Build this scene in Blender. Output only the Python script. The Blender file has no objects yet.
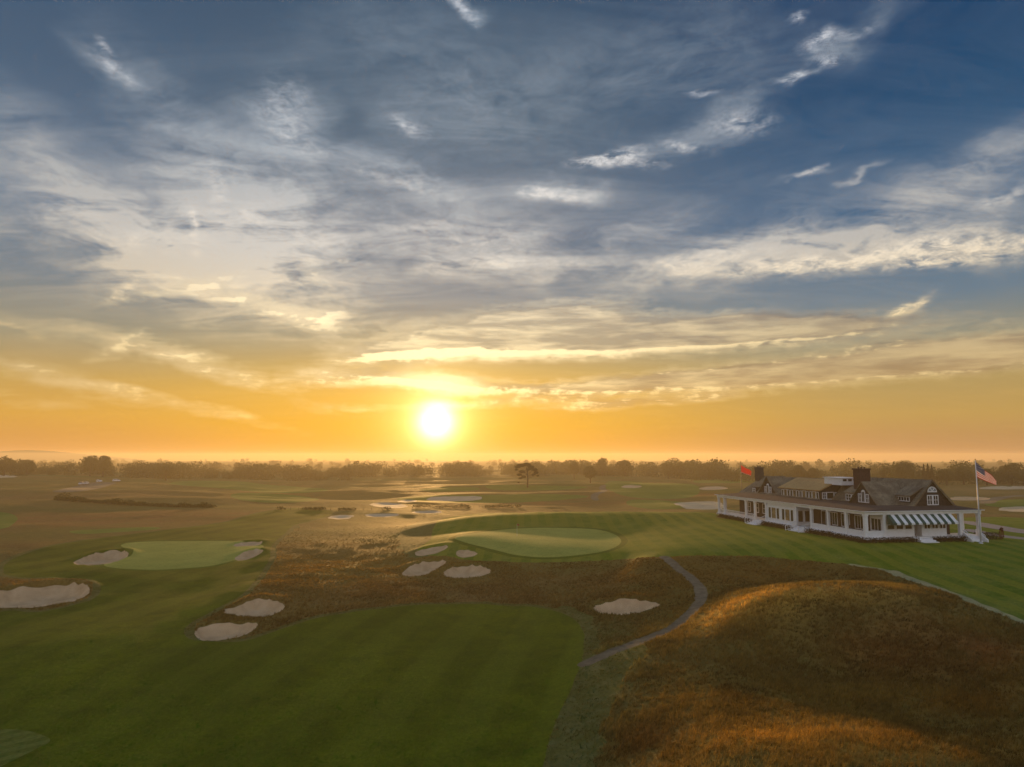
import bpy, math, random
import numpy as np
rnd = random.Random(7)
rng = np.random.default_rng(11)
scene = bpy.context.scene
COL = scene.collection
R = math.radians

# ------------------------------------------------------------------ camera
F = 700.0; CX, CY = 512.0, 383.5
HOR = 457.0
PITCH = math.atan((HOR - CY) / F)
CZ = 12.3
cp, sp = math.cos(PITCH), math.sin(PITCH)
cam_d = bpy.data.cameras.new('camera')
cam = bpy.data.objects.new('camera', cam_d); COL.objects.link(cam)
cam_d.sensor_width = 36.0
cam_d.lens = 36.0 * F / 1024.0
cam_d.clip_start = 0.5; cam_d.clip_end = 20000
cam.location = (0, 0, CZ)
cam.rotation_euler = (math.pi / 2 + PITCH, 0, 0)
scene.camera = cam

def ray(px, py):
    a, b = (px - CX), (CY - py)
    d = np.array([a, F * cp - b * sp, F * sp + b * cp])
    return d / np.linalg.norm(d)

def azel(px, py):
    d = ray(px, py)
    return math.atan2(d[0], d[1]), math.asin(d[2])

def project(x, y, z):
    zz = z - CZ
    dep = y * cp + zz * sp
    up = -y * sp + zz * cp
    return CX + F * x / dep, CY - F * up / dep

# ------------------------------------------------------------------ noise (numpy)
def _hash(ix, iy, seed):
    n = (ix.astype(np.int64) * 374761393 + iy.astype(np.int64) * 668265263 + seed * 974634777) & 0xFFFFFFFF
    n = ((n ^ (n >> 13)) * 1274126177) & 0xFFFFFFFF
    n = (n ^ (n >> 16)) & 0xFFFFFF
    return n / float(0xFFFFFF)

def vnoise(x, y, seed=0):
    x0 = np.floor(x); y0 = np.floor(y)
    fx = x - x0; fy = y - y0
    fx = fx * fx * fx * (fx * (fx * 6 - 15) + 10); fy = fy * fy * fy * (fy * (fy * 6 - 15) + 10)
    a = _hash(x0, y0, seed); b = _hash(x0 + 1, y0, seed)
    c = _hash(x0, y0 + 1, seed); d = _hash(x0 + 1, y0 + 1, seed)
    return ((a * (1 - fx) + b * fx) * (1 - fy) + (c * (1 - fx) + d * fx) * fy) * 2 - 1

def fbm(x, y, oct=3, seed=0):
    s = 0; a = 1; t = 0
    for i in range(oct):
        ca, sa = math.cos(0.6 * i + .3), math.sin(0.6 * i + .3)
        s = s + a * vnoise((x * ca - y * sa) * 2 ** i, (x * sa + y * ca) * 2 ** i, seed + i * 17)
        t += a; a *= .5
    return s / t

def sstep(a, b, x):
    t = np.clip((x - a) / (b - a), 0, 1)
    return t * t * (3 - 2 * t)

# ------------------------------------------------------------------ terrain heights
CP = [(0,767,-7.4),(150,767,-7.3),(300,767,-7.2),(450,767,-7.1),(545,767,-6.7),(620,767,-5.4),(720,767,-3.6),(850,767,-3.3),(1000,767,-3.2),
 (512,1000,-8),(0,1000,-8.6),(-200,900,-8.4),(1200,900,-3.5),(800,1000,-4),(-300,700,-6.5),(-300,600,-5.5),(-300,540,-4.5),
 (0,700,-6.7),(200,700,-6.6),(400,700,-6.5),(560,700,-5.7),(680,700,-4.1),(800,705,-4.4),(950,700,-4.1),(1100,700,-3.5),
 (810,742,-3.4),(920,738,-3.3),(720,752,-3.5),
 (0,650,-5.9),(100,640,-5.6),(250,660,-5.8),(400,650,-5.6),(540,640,-5.2),(620,652,-4.3),(700,645,-3.7),(800,650,-3.7),(900,655,-3.6),(1000,668,-3.1),
 (700,618,-3.1),(710,598,-2.9),(740,602,-1.4),(790,592,-0.5),(850,587,-0.3),(900,590,-0.6),(945,609,-1.3),
 (720,585,-2.7),(780,579,-2.5),(840,576,-2.1),
 (905,576,-1.5),(1024,622,-2.2),(960,597,-1.9),(830,563,-1.3),(760,557,-1.0),(700,556,-1.1),(640,558,-1.4),(1150,660,-2.5),
 (960,560,-.6),(1024,580,-1.0),(900,555,-.4),(1150,600,-1.2),
 (716,518,0),(760,527,0),(800,536,0),(860,545,0),(920,545,0),(975,545,-.05),(1024,548,-.15),(1100,550,-.2),
 (430,522,-1.6),(465,516,-0.7),(500,513.5,-0.3),(560,512,0.0),(620,512,0.1),(680,512.5,0.1),
 (560,521,-1.05),(500,524,-1.3),(640,525,-.9),(690,530,-.5),
 (460,537,-1.7),(520,530,-1.6),(580,528,-1.65),(618,538,-1.75),(550,552,-2.1),(500,547,-2.05),(600,550,-2.0),
 (420,533,-2.7),(395,545,-3.3),(480,561,-3.2),(550,567,-3.2),(625,566,-2.6),
 (432,552,-3.2),(425,570,-4.0),(468,575,-4.0),
 (520,590,-4.2),(600,592,-3.8),(625,610,-4.3),(662,592,-3.1),(400,592,-4.4),(450,606,-4.8),(560,614,-4.7),(350,570,-4.0),(320,540,-3.5),(300,588,-4.2),(250,592,-4.2),(255,617,-5.1),(225,641,-5.5),(380,528,-3.6),(310,620,-5.0),
 (180,556,-4.0),(110,558,-4.1),(250,552,-3.9),(60,558,-4.4),(45,604,-5.4),(130,592,-5.0),(0,572,-4.4),(200,592,-5.0),(45,579,-4.5),
 (262,513,-3.3),(150,529,-3.6),(30,549,-3.8),(60,520,-3.8),(0,500,-2.7),(100,501,-3.3),(200,502,-3.6),(-200,500,-2.5),
 (85,486,-3),(0,477,-1.6),(200,483,-4),(300,497,-3.9),(350,506,-4.4),(420,510,-4.4),(350,518,-4.1),(-200,476,-2),
 (450,491,-4.2),(525,488,-3.4),(600,491,-3.8),(645,480,-2.9),(720,484,-2.9)]
CW = [(0,188,-4.2),(25,188,-4.0),(45,192,-3.6),(-12,172,-4.1),(60,190,-2.8),(52,172,-.4),(75,150,-.3),(66,135,0),(62,118,0),(75,118,0),(80,135,-.1),(100,115,-.4),(110,140,-1.2),
 (100,185,-3.0),(150,200,-3.2),(130,250,-3.4),(200,260,-3.0),(60,330,-3.6),(150,380,-3.2),(260,360,-2.8),(300,250,-3),
 (0,700,-4),(-500,700,-2.5),(500,700,-3),(0,1200,-5),(-900,1200,-3),(900,1200,-4),(0,2600,-7),(-1800,2000,-5),(1800,2000,-6),(0,5000,-12),(-3500,3500,-12),(3500,3500,-12),
 (20,5,-7),(-20,5,-9),(0,12,-8.5),(9,22,-6.5)]
_pts = []
for px, py, z in CP:
    d = ray(px, py); t = (z - CZ) / d[2]
    _pts.append((d[0] * t, d[1] * t, z))
_pts += CW
_pts = np.array(_pts, float)
KA = 3.2
def _lp(x, y):
    r = np.sqrt(x * x + y * y) + 1e-6
    return np.arctan2(x, y) * KA, np.log(r + 1.0) * 2.2
def _tps(r2):
    return r2 * np.log(r2 + 1e-9) * .5
_pu, _pv = _lp(_pts[:, 0], _pts[:, 1])
_n = len(_pts)
_A = np.zeros((_n + 3, _n + 3))
_A[:_n, :_n] = _tps((_pu[:, None] - _pu) ** 2 + (_pv[:, None] - _pv) ** 2) + np.eye(_n) * 0.004
_A[:_n, _n] = _A[_n, :_n] = 1; _A[:_n, _n + 1] = _A[_n + 1, :_n] = _pu; _A[:_n, _n + 2] = _A[_n + 2, :_n] = _pv
_w = np.linalg.solve(_A, np.concatenate([_pts[:, 2], [0, 0, 0]]))
SEG = {}
def base_h(x, y):
    x = np.asarray(x, float); y = np.asarray(y, float)
    u, v = _lp(x, y)
    z = _w[_n] + _w[_n + 1] * u + _w[_n + 2] * v
    z = np.zeros_like(x) + z
    for i in range(_n):
        z = z + _w[i] * _tps((u - _pu[i]) ** 2 + (v - _pv[i]) ** 2)
    th = np.abs(np.arctan2(x, y))
    k = sstep(R(50), R(95), th)
    r = np.sqrt(x * x + y * y)
    back = -9.0 - 6 * sstep(500, 5000, r)
    z = np.clip(z, -14, 3)
    z = z * (1 - k) + back * k
    # rolling ground
    hu, hv = house_uv(x, y)
    pad = sstep(3, 22, np.maximum(np.maximum(-hu, hu - 47), np.maximum(-hv, hv - 20)))
    far = sstep(150, 330, r)
    z = z + pad * (fbm(x / 14, y / 14, 3, 3) * .28 * (1 - .4 * far))
    z = z + far * (fbm(x / 95 + 5.2, y / 42, 3, 21) * 2.5 + .25 * (1 - np.abs(fbm(x / 60, y / 30, 2, 40)) * 2))
    z = z + sstep(900, 2500, r) * fbm(x / 500, y / 400, 2, 9) * 3
    return z

# house frame: local X = along the gable front (v), local Y = along the long side (u)
HSX = .955
HC = np.array([50.96, 102.5]); HA = R(9.9)
hca, hsa = math.cos(HA), math.sin(HA)
def house_uv(x, y):
    dx, dy = x - HC[0], y - HC[1]
    v = (dx * hca + dy * hsa) / HSX
    u = -dx * hsa + dy * hca
    return u, v
def house_xy(v, u):
    v = v * HSX
    return HC[0] + v * hca - u * hsa, HC[1] + v * hsa + u * hca

def hit(px, py, hf=None, tmax=4000):
    hf = hf or base_h
    d = ray(px, py)
    ts = np.concatenate([np.arange(15, 300, .5), np.geomspace(300, tmax, 900)])
    zz = CZ + d[2] * ts
    h = hf(d[0] * ts, d[1] * ts)
    b = np.nonzero(zz < h)[0]
    if len(b) == 0:
        i = len(ts) - 1
        return d[0] * ts[i], d[1] * ts[i], h[i]
    i = b[0]
    if i == 0: i = 1
    a0 = zz[i - 1] - h[i - 1]; a1 = zz[i] - h[i]
    t = ts[i - 1] + (ts[i] - ts[i - 1]) * a0 / (a0 - a1)
    return d[0] * t, d[1] * t, CZ + d[2] * t

def catmull(P, n=6, closed=True):
    P = [np.array(p, float) for p in P]; out = []
    m = len(P)
    for i in range(m if closed else m - 1):
        if closed: p0, p1, p2, p3 = P[i - 1], P[i], P[(i + 1) % m], P[(i + 2) % m]
        else: p0, p1, p2, p3 = P[max(i - 1, 0)], P[i], P[i + 1], P[min(i + 2, m - 1)]
        for k in range(n):
            t = k / n
            out.append(.5 * ((2 * p1) + (-p0 + p2) * t + (2 * p0 - 5 * p1 + 4 * p2 - p3) * t * t + (-p0 + 3 * p1 - 3 * p2 + p3) * t ** 3))
    if not closed: out.append(P[-1])
    return out

def poly_world(P, n=5):
    return np.array([hit(p[0], p[1])[:2] for p in catmull(P, n)])

def sdf_poly(Q, x, y, margin):
    """positive inside; only evaluated inside the bbox + margin"""
    out = np.full(x.shape, -margin, float)
    lo = Q.min(0) - margin; hi = Q.max(0) + margin
    s = (x > lo[0]) & (x < hi[0]) & (y > lo[1]) & (y < hi[1])
    if not s.any(): return out
    xs, ys = x[s], y[s]
    d2 = np.full(xs.shape, 1e18); ins = np.zeros(xs.shape, bool)
    m = len(Q)
    for i in range(m):
        a = Q[i]; b = Q[(i + 1) % m]
        ex, ey = b - a
        L = ex * ex + ey * ey + 1e-12
        t = np.clip(((xs - a[0]) * ex + (ys - a[1]) * ey) / L, 0, 1)
        d2 = np.minimum(d2, (xs - a[0] - t * ex) ** 2 + (ys - a[1] - t * ey) ** 2)
        c = ((a[1] > ys) != (b[1] > ys)) & (xs < (b[0] - a[0]) * (ys - a[1]) / (b[1] - a[1] + 1e-12) + a[0])
        ins ^= c
    dd = np.sqrt(d2)
    out[s] = np.where(ins, dd, np.maximum(-dd, -margin))
    return out

def sdf_line(Q, width, x, y, margin):
    out = np.full(x.shape, -margin, float)
    lo = Q.min(0) - margin - width; hi = Q.max(0) + margin + width
    s = (x > lo[0]) & (x < hi[0]) & (y > lo[1]) & (y < hi[1])
    if not s.any(): return out
    xs, ys = x[s], y[s]
    d2 = np.full(xs.shape, 1e18)
    for i in range(len(Q) - 1):
        a = Q[i]; b = Q[i + 1]; ex, ey = b - a
        L = ex * ex + ey * ey + 1e-12
        t = np.clip(((xs - a[0]) * ex + (ys - a[1]) * ey) / L, 0, 1)
        d2 = np.minimum(d2, (xs - a[0] - t * ex) ** 2 + (ys - a[1] - t * ey) ** 2)
    out[s] = np.maximum(width - np.sqrt(d2), -margin)
    return out
# ------------------------------------------------------------------ object helpers
def link(o, parent=None):
    COL.objects.link(o)
    if parent: o.parent = parent
    return o
def tag(o, label=None, cat=None, group=None, kind=None):
    if label: o['label'] = label
    if cat: o['category'] = cat
    if group: o['group'] = group
    if kind: o['kind'] = kind
    return o
def empty(name, loc=(0, 0, 0), rz=0, parent=None):
    o = bpy.data.objects.new(name, None); o.empty_display_size = .3
    o.location = loc; o.rotation_euler = (0, 0, rz)
    return link(o, parent)
def np_mesh(name, V, Fc, mats, parent=None, normals=None, attrs=None, smooth=False, mi=None):
    """Fc: int array (n,3) or (n,4)"""
    V = np.asarray(V, np.float32); Fc = np.asarray(Fc, np.int32)
    me = bpy.data.meshes.new(name)
    k = Fc.shape[1]
    me.vertices.add(len(V)); me.vertices.foreach_set('co', V.ravel())
    me.loops.add(Fc.size); me.loops.foreach_set('vertex_index', Fc.ravel())
    me.polygons.add(len(Fc)); me.polygons.foreach_set('loop_start', np.arange(0, Fc.size, k, dtype=np.int32))
    me.polygons.foreach_set('loop_total', np.full(len(Fc), k, np.int32))
    if smooth: me.polygons.foreach_set('use_smooth', np.ones(len(Fc), bool))
    if mi is not None: me.polygons.foreach_set('material_index', np.asarray(mi, np.int32))
    me.update(calc_edges=True)
    for m in (mats if isinstance(mats, (list, tuple)) else [mats]): me.materials.append(m)
    for nm, (typ, data) in (attrs or {}).items():
        a = me.attributes.new(nm, typ, 'POINT')
        a.data.foreach_set('value' if typ == 'FLOAT' else 'color', np.asarray(data, np.float32).ravel())
    if normals is not None:
        me.normals_split_custom_set_from_vertices(np.asarray(normals, np.float32))
    o = bpy.data.objects.new(name, me)
    return link(o, parent)

class MB:
    """collects boxes, prisms, tubes; build() links them as one mesh object"""
    def __init__(s): s.v = []; s.f = []; s.m = []
    def add(s, vs, fs, m=0):
        b = len(s.v); s.v += [tuple(p) for p in vs]
        for f in fs: s.f.append(tuple(b + i for i in f)); s.m.append(m)
        return s
    def box(s, a, b, m=0):
        x0, y0, z0 = (min(a[i], b[i]) for i in range(3)); x1, y1, z1 = (max(a[i], b[i]) for i in range(3))
        return s.add([(x0,y0,z0),(x1,y0,z0),(x1,y1,z0),(x0,y1,z0),(x0,y0,z1),(x1,y0,z1),(x1,y1,z1),(x0,y1,z1)],
                     [(3,2,1,0),(4,5,6,7),(0,1,5,4),(1,2,6,5),(2,3,7,6),(3,0,4,7)], m)
    def slab(s, P, d, m=0):
        """polygon P extruded by vector d"""
        n = len(P); Q = [tuple(p[i] + d[i] for i in range(3)) for p in P]
        return s.add(list(P) + Q, [tuple(range(n))[::-1], tuple(range(n, 2 * n))] + [(i, (i + 1) % n, n + (i + 1) % n, n + i) for i in range(n)], m)
    def tube(s, path, rad, n=8, m=0):
        rings = []
        for i, p in enumerate(path):
            p = np.array(p, float)
            t = np.array(path[min(i + 1, len(path) - 1)], float) - np.array(path[max(i - 1, 0)], float); t /= np.linalg.norm(t) + 1e-9
            a = np.cross(t, (0, 0, 1) if abs(t[2]) < .9 else (1, 0, 0)); a /= np.linalg.norm(a); b = np.cross(t, a)
            r = rad[i] if isinstance(rad, (list, tuple)) else rad
            rings += [tuple(p + r * (a * math.cos(2 * math.pi * k / n) + b * math.sin(2 * math.pi * k / n))) for k in range(n)]
        fs = []
        for i in range(len(path) - 1):
            for k in range(n): fs.append((i * n + k, i * n + (k + 1) % n, (i + 1) * n + (k + 1) % n, (i + 1) * n + k))
        fs += [tuple(range(n))[::-1], tuple((len(path) - 1) * n + k for k in range(n))]
        return s.add(rings, fs, m)
    def build(s, name, mats, parent=None, smooth=False, label=None):
        me = bpy.data.meshes.new(name); me.from_pydata(s.v, [], s.f)
        for m in (mats if isinstance(mats, (list, tuple)) else [mats]): me.materials.append(m)
        me.polygons.foreach_set('material_index', s.m)
        import bmesh
        bm = bmesh.new(); bm.from_mesh(me); bmesh.ops.recalc_face_normals(bm, faces=bm.faces); bm.to_mesh(me); bm.free()
        if smooth:
            for p in me.polygons: p.use_smooth = True
        me.update()
        o = bpy.data.objects.new(name, me); link(o, parent)
        if label: o['label'] = label
        return o

# ------------------------------------------------------------------ materials
def srgb(r, g, b):
    f = lambda c: (c / 255 / 12.92) if c / 255 <= .04045 else ((c / 255 + .055) / 1.055) ** 2.4
    return (f(r), f(g), f(b), 1)
class NT:
    def __init__(s, tree): s.t = tree; s.n = tree.nodes; s.l = tree.links
    def new(s, typ, **kw):
        n = s.n.new(typ)
        for k, v in kw.items(): setattr(n, k, v)
        return n
    def put(s, sock, v):
        if v is None: return
        if hasattr(v, 'is_linked') or isinstance(v, bpy.types.NodeSocket): s.l.new(v, sock)
        else: sock.default_value = v
    def math(s, op, a, b=None, c=None, clamp=False):
        n = s.new('ShaderNodeMath', operation=op, use_clamp=clamp)
        s.put(n.inputs[0], a); s.put(n.inputs[1], b); s.put(n.inputs[2], c)
        return n.outputs[0]
    def mix(s, f, a, b, mode='MIX', clampf=True):
        n = s.new('ShaderNodeMix', data_type='RGBA', blend_type=mode, clamp_factor=clampf)
        s.put(n.inputs[0], f); s.put(n.inputs[6], a); s.put(n.inputs[7], b)
        return n.outputs[2]
    def noise(s, vec, scale, detail=3, rough=.55, dist=0, out=0):
        n = s.new('ShaderNodeTexNoise'); s.put(n.inputs['Vector'], vec)
        n.inputs['Scale'].default_value = scale; n.inputs['Detail'].default_value = detail
        n.inputs['Roughness'].default_value = rough; n.inputs['Distortion'].default_value = dist
        return n.outputs[out]
    def ramp(s, f, stops, interp='LINEAR'):
        n = s.new('ShaderNodeValToRGB'); cr = n.color_ramp; cr.interpolation = interp
        while len(cr.elements) < len(stops): cr.elements.new(.5)
        for e, (p, c) in zip(cr.elements, stops):
            e.position = p; e.color = c if len(c) == 4 else (*c, 1)
        s.put(n.inputs[0], f); return n.outputs[0]
    def maprange(s, v, a, b, c=0, d=1, smooth=False):
        n = s.new('ShaderNodeMapRange', interpolation_type='SMOOTHSTEP' if smooth else 'LINEAR')
        s.put(n.inputs[0], v)
        for i, q in enumerate((a, b, c, d)): s.put(n.inputs[i + 1], q)
        return n.outputs[0]
    def mapping(s, vec, loc=(0,0,0), rot=(0,0,0), scale=(1,1,1), typ='POINT'):
        n = s.new('ShaderNodeMapping', vector_type=typ); s.put(n.inputs[0], vec)
        n.inputs[1].default_value = loc; n.inputs[2].default_value = rot; n.inputs[3].default_value = scale
        return n.outputs[0]
def new_mat(name):
    m = bpy.data.materials.new(name); m.use_nodes = True
    t = NT(m.node_tree); bs = m.node_tree.nodes['Principled BSDF']
    return m, t, bs
def geo(t): return t.new('ShaderNodeNewGeometry').outputs['Position']
def objco(t): return t.new('ShaderNodeTexCoord').outputs['Object']
def simple(name, col, rough=.7, var=.12, nscale=3, metal=0, bump=0, spec=.3, bscale=None):
    m, t, bs = new_mat(name)
    co = geo(t)
    n = t.noise(co, nscale, 4)
    dark = tuple(c * (1 - var * 2.2) for c in col[:3]) + (1,); lite = tuple(min(1, c * (1 + var * 1.2)) for c in col[:3]) + (1,)
    c = t.ramp(n, [(.3, dark), (.7, lite)])
    t.put(bs.inputs['Base Color'], c)
    bs.inputs['Roughness'].default_value = rough; bs.inputs['Metallic'].default_value = metal
    bs.inputs['Specular IOR Level'].default_value = spec
    if bump:
        b = t.new('ShaderNodeBump'); b.inputs['Strength'].default_value = bump; b.inputs['Distance'].default_value = .05
        t.put(b.inputs['Height'], t.noise(co, bscale or nscale * 4, 4)); t.put(bs.inputs['Normal'], b.outputs[0])
    return m

def grass_mat(name, c0, c1, c2, s1=.12, s2=1.5, bump=.3, bdist=.05, bs_=6, stripes=None, translucent=0, tint=False, tip=None):
    m, t, bs = new_mat(name)
    co = geo(t)
    n1 = t.noise(co, s1, 4, .6, .4)
    n2 = t.noise(co, s2, 5, .65)
    c = t.mix(t.maprange(n1, .35, .65), c0, c1)
    c = t.mix(t.maprange(n2, .42, .72), c, c2)
    if tint:
        big = t.noise(t.mapping(co, scale=(.6, 1.6, 1)), .011, 4, .6)
        c = t.mix(t.maprange(big, .46, .62, 0, .75), c, (.085,.105,.022,1))
        a = t.new('ShaderNodeAttribute', attribute_name='tint')
        # tint: rgb colour of the vegetation there, painted crest light included, alpha how much
        nz = t.maprange(n2, .3, .7, .7, 1.3)
        tc = t.mix(1.0, a.outputs['Color'], t.new('ShaderNodeCombineColor').outputs[0], 'MIX') if False else a.outputs['Color']
        vm = t.new('ShaderNodeVectorMath', operation='SCALE'); t.put(vm.inputs[0], tc); t.put(vm.inputs['Scale'], nz)
        c = t.mix(a.outputs['Alpha'], c, vm.outputs[0])
    if stripes:
        ang, w, amt, amt2 = stripes
        mp = t.mapping(co, rot=(0, 0, -ang))
        sx = t.new('ShaderNodeSeparateXYZ'); t.put(sx.inputs[0], mp)
        yy = t.math('ADD', sx.outputs[1], t.math('MULTIPLY', t.noise(co, .05, 2), 1.2))
        sw = t.math('SINE', t.math('MULTIPLY', yy, math.pi / w))
        sw2 = t.maprange(sw, -.35, .35, 0, 1, True)
        pres = t.maprange(t.noise(co, .03, 2), .35, .62, .5, 1)
        sw2 = t.math('MULTIPLY', sw2, pres)
        c = t.mix(t.math('MULTIPLY', sw2, amt), c, amt2)
    # fine grain
    n3 = t.noise(co, 3.2, 6, .78)
    gv = t.new('ShaderNodeVectorMath', operation='SCALE'); t.put(gv.inputs[0], c); t.put(gv.inputs['Scale'], t.maprange(n3, .3, .7, .72, 1.28))
    c = gv.outputs[0]
    t.put(bs.inputs['Base Color'], c)
    bs.inputs['Roughness'].default_value = .8; bs.inputs['Specular IOR Level'].default_value = .035
    b = t.new('ShaderNodeBump'); b.inputs['Strength'].default_value = bump; b.inputs['Distance'].default_value = bdist
    t.put(b.inputs['Height'], t.math('ADD', t.noise(co, bs_, 5, .7), t.math('MULTIPLY', n2, .6)))
    t.put(bs.inputs['Normal'], b.outputs[0])
    return m
G_STRIPE_ANG = None
M = {}
def leaf_mat(name, c0, c1, trans=.35, scale=.5):
    m, t, bs = new_mat(name)
    co = geo(t)
    c = t.mix(t.maprange(t.noise(co, scale, 3), .35, .65), c0, c1)
    t.put(bs.inputs['Base Color'], c); bs.inputs['Roughness'].default_value = .8
    bs.inputs['Specular IOR Level'].default_value = .1
    tr = t.new('ShaderNodeBsdfTranslucent'); t.put(tr.inputs[0], c)
    mx = t.new('ShaderNodeMixShader'); mx.inputs[0].default_value = trans
    out = m.node_tree.nodes['Material Output']
    t.l.new(bs.outputs[0], mx.inputs[1]); t.l.new(tr.outputs[0], mx.inputs[2]); t.l.new(mx.outputs[0], out.inputs[0])
    return m
def blade_mat(name):
    """long grass: colour from a per-blade attribute"""
    m, t, bs = new_mat(name)
    a = t.new('ShaderNodeAttribute', attribute_name='tint')
    t.put(bs.inputs['Base Color'], a.outputs['Color']); bs.inputs['Roughness'].default_value = .8
    bs.inputs['Specular IOR Level'].default_value = .1
    tr = t.new('ShaderNodeBsdfTranslucent'); t.put(tr.inputs[0], a.outputs['Color'])
    mx = t.new('ShaderNodeMixShader'); mx.inputs[0].default_value = .5
    out = m.node_tree.nodes['Material Output']
    t.l.new(bs.outputs[0], mx.inputs[1]); t.l.new(tr.outputs[0], mx.inputs[2]); t.l.new(mx.outputs[0], out.inputs[0])
    return m
# ------------------------------------------------------------------ regions traced where they lie on the ground
MOWN = [
 [(3,571),(8,562),(25,554),(60,544),(110,537),(165,530),(225,522),(262,512),(300,508),(332,511),(322,518),(297,524),(285,533),(272,545),(270,557),(262,572),(247,590),(222,607),(192,622),(184,633),(195,640),(235,642),(270,633),(320,618),(380,609),(450,604),(520,606),(560,612),(580,625),(584,645),(575,680),(560,712),(548,745),(540,800),(530,1000),(-300,1000),(-300,700),(-100,640),(0,612),(40,612),(90,601),(100,588),(88,579),(50,577.5),(25,577.5),(10,576)],
 [(418,552),(430,540),(434,527),(442,519),(480,513.5),(560,511.8),(640,511.8),(715,513),(725,519),(850,520),(990,517),(1040,518),(1300,519),(1400,700),(1150,672),(1024,622),(962,597),(905,577),(880,569),(830,563),(760,557),(700,556),(665,557),(640,558),(560,562),(470,560)],
]
FAR_MOWN = [
 [(-60,512),(0,512),(17,517),(14,523),(0,529),(-60,532)],
 [(165,483),(200,480.5),(240,481.5),(262,484),(300,487),(332,490),(300,493),(262,492.5),(230,489),(190,486)],
 [(232,494),(262,492.8),(300,496),(320,500),(280,503),(240,500)],
 [(70,531),(105,529),(150,527),(160,529),(120,532),(80,534)],
 [(395,499),(430,502),(500,503),(560,500),(590,496),(540,494),(480,495),(430,495)],
 [(612,481),(650,483),(690,484),(700,489),(692,497),(660,499),(625,496),(606,488)],
 [(630,500),(655,500),(690,503),(684,508),(650,509),(628,505)],
 [(700,480),(760,479),(760,482),(700,483)],
 [(990,501),(1015,499.5),(1080,498),(1100,506),(1040,509),(1000,507),(985,505)],
 [(485,486),(505,484.5),(560,486),(590,487),(560,490),(500,490)],
 [(420,489),(450,487),(480,488),(470,491),(430,491.5)],
]
GREENS = [
 ('green', [(455,537),(478,532),(520,528.2),(560,527),(597,529.5),(616,535),(621,542),(610,549),(585,554),(550,556.5),(515,554),(485,547),(462,541)]),
 ('green', [(125,544),(160,541.5),(215,541),(252,542),(264,546.5),(250,553.5),(234,560),(205,567),(165,570),(130,569),(104,566.5),(114,561),(130,557),(133,551),(122,547)]),
]
TEE = [[(-60,729),(0,729.5),(28,731),(48,737),(49,742),(35,749),(0,766),(-60,795)]]
BUNKERS = [
 ([(-40,602),(-10,595),(20,588),(55,583.5),(80,584),(90,591),(78,599),(45,605),(10,608),(-20,608)], 1.0, 'big oval bunker cut by the left picture edge, with a shaggy brown back lip'),
 ([(73,564),(88,556.5),(105,552),(122,551),(129,555),(120,561),(100,565)], .8, 'pointed bunker on the left side of the pale left green'),
 ([(233,545),(245,541.5),(262,541),(257,544.5)], .5, 'small upper bunker behind the right end of the left green'),
 ([(234,558),(243,553),(256,549),(263,551),(254,556.5),(241,560)], .6, 'small bunker tucked against the right end of the left green'),
 ([(223,613),(240,606.5),(255,600.5),(270,601),(285,606.5),(275,613),(252,616)], .8, 'shield shaped bunker, upper of the pair beside the left fairway'),
 ([(195,634),(200,628.5),(223,624),(248,623.5),(258,626),(246,633.5),(222,639.5),(202,640)], .8, 'oval bunker, lower of the pair beside the left fairway'),
 ([(415,552.5),(428,547.5),(444,545),(447,547.5),(434,553),(419,555.5)], .5, 'thin bunker at the upper left of the four below the middle green'),
 ([(402,572.5),(414,565.5),(434,560.5),(446,562),(441,568),(422,575),(406,576.5)], .8, 'long tilted bunker at the lower left of the four below the middle green'),
 ([(456,555.5),(460,549.5),(478,552.5),(474,556),(462,557.5)], .4, 'smallest bunker of the four below the middle green'),
 ([(443,573.5),(457,566.5),(474,565.5),(492,570),(481,575.5),(457,578.5)], .7, 'wide bunker at the lower right of the four below the middle green'),
 ([(593,607.5),(605,603.5),(625,600),(645,601.5),(661,604.5),(650,609.5),(627,613.5),(602,613)], .8, 'lone bright bunker beside the curved cart path'),
 ([(327,517.6),(338,515.3),(354,515.6),(350,518.4),(338,519.2)], .1, 'pale sand patch, lowest left of the far sunlit ones'),
 ([(364,516),(372,513.5),(398,513.8),(396,516.2),(378,517)], .1, 'long low sunlit sand patch left of the far hedge gap'),
 ([(413,512.8),(420,510.8),(442,511),(436,513.3)], .1, 'small sunlit sand patch at the left end of the upper lawn'),
 ([(370,505),(378,502.5),(398,503.5),(408,506.5),(390,508)], .1, 'far sunlit sand patch between the two dark hedges'),
 ([(427,500),(434,496.8),(460,496),(480,496.5),(478,500),(450,501)], .1, 'widest far sand patch below the sun'),
 ([(398,502),(404,499.6),(416,500.3),(414,502)], .1, 'tiny sand fleck above the far hedge below the sun'),
 ([(674,503.5),(690,501.8),(718,501.8),(722,508.6),(690,509),(682,506.3)], .1, 'big cream sand waste beyond the lawn at the left end of the clubhouse'),
 ([(621,486.6),(628,484.8),(641,485.6),(638,487.7),(626,487.8)], .1, 'small grey far bunker on the rise right of the lone tree'),
 ([(699,489.2),(708,486.6),(722,486.6),(728,488.6),(714,489.8)], .1, 'grey far bunker near the red flag'),
 ([(948,499),(958,496.8),(985,497.3),(990,499.5),(965,500.5)], .1, 'flat grey far bunker right of the gable end'),
 ([(998,510),(1008,507.2),(1060,506),(1065,511),(1020,511.6)], .1, 'cream bunker at the right picture edge above the road'),
 ([(-30,476),(0,474.8),(16,476),(12,477.4),(-30,478)], .1, 'thin pale sand strip at the far left by the woods'),
 ([(978,488.5),(1000,486),(1060,486),(1070,488.2),(1010,489.3)], .1, 'far sunlit sand strip behind the striped flag'),
]
def sm_(Q, k=4):
    Q = Q.copy()
    for _ in range(k * 5): Q[1:-1] = (Q[:-2] + 2 * Q[1:-1] + Q[2:]) / 4
    return Q
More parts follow.
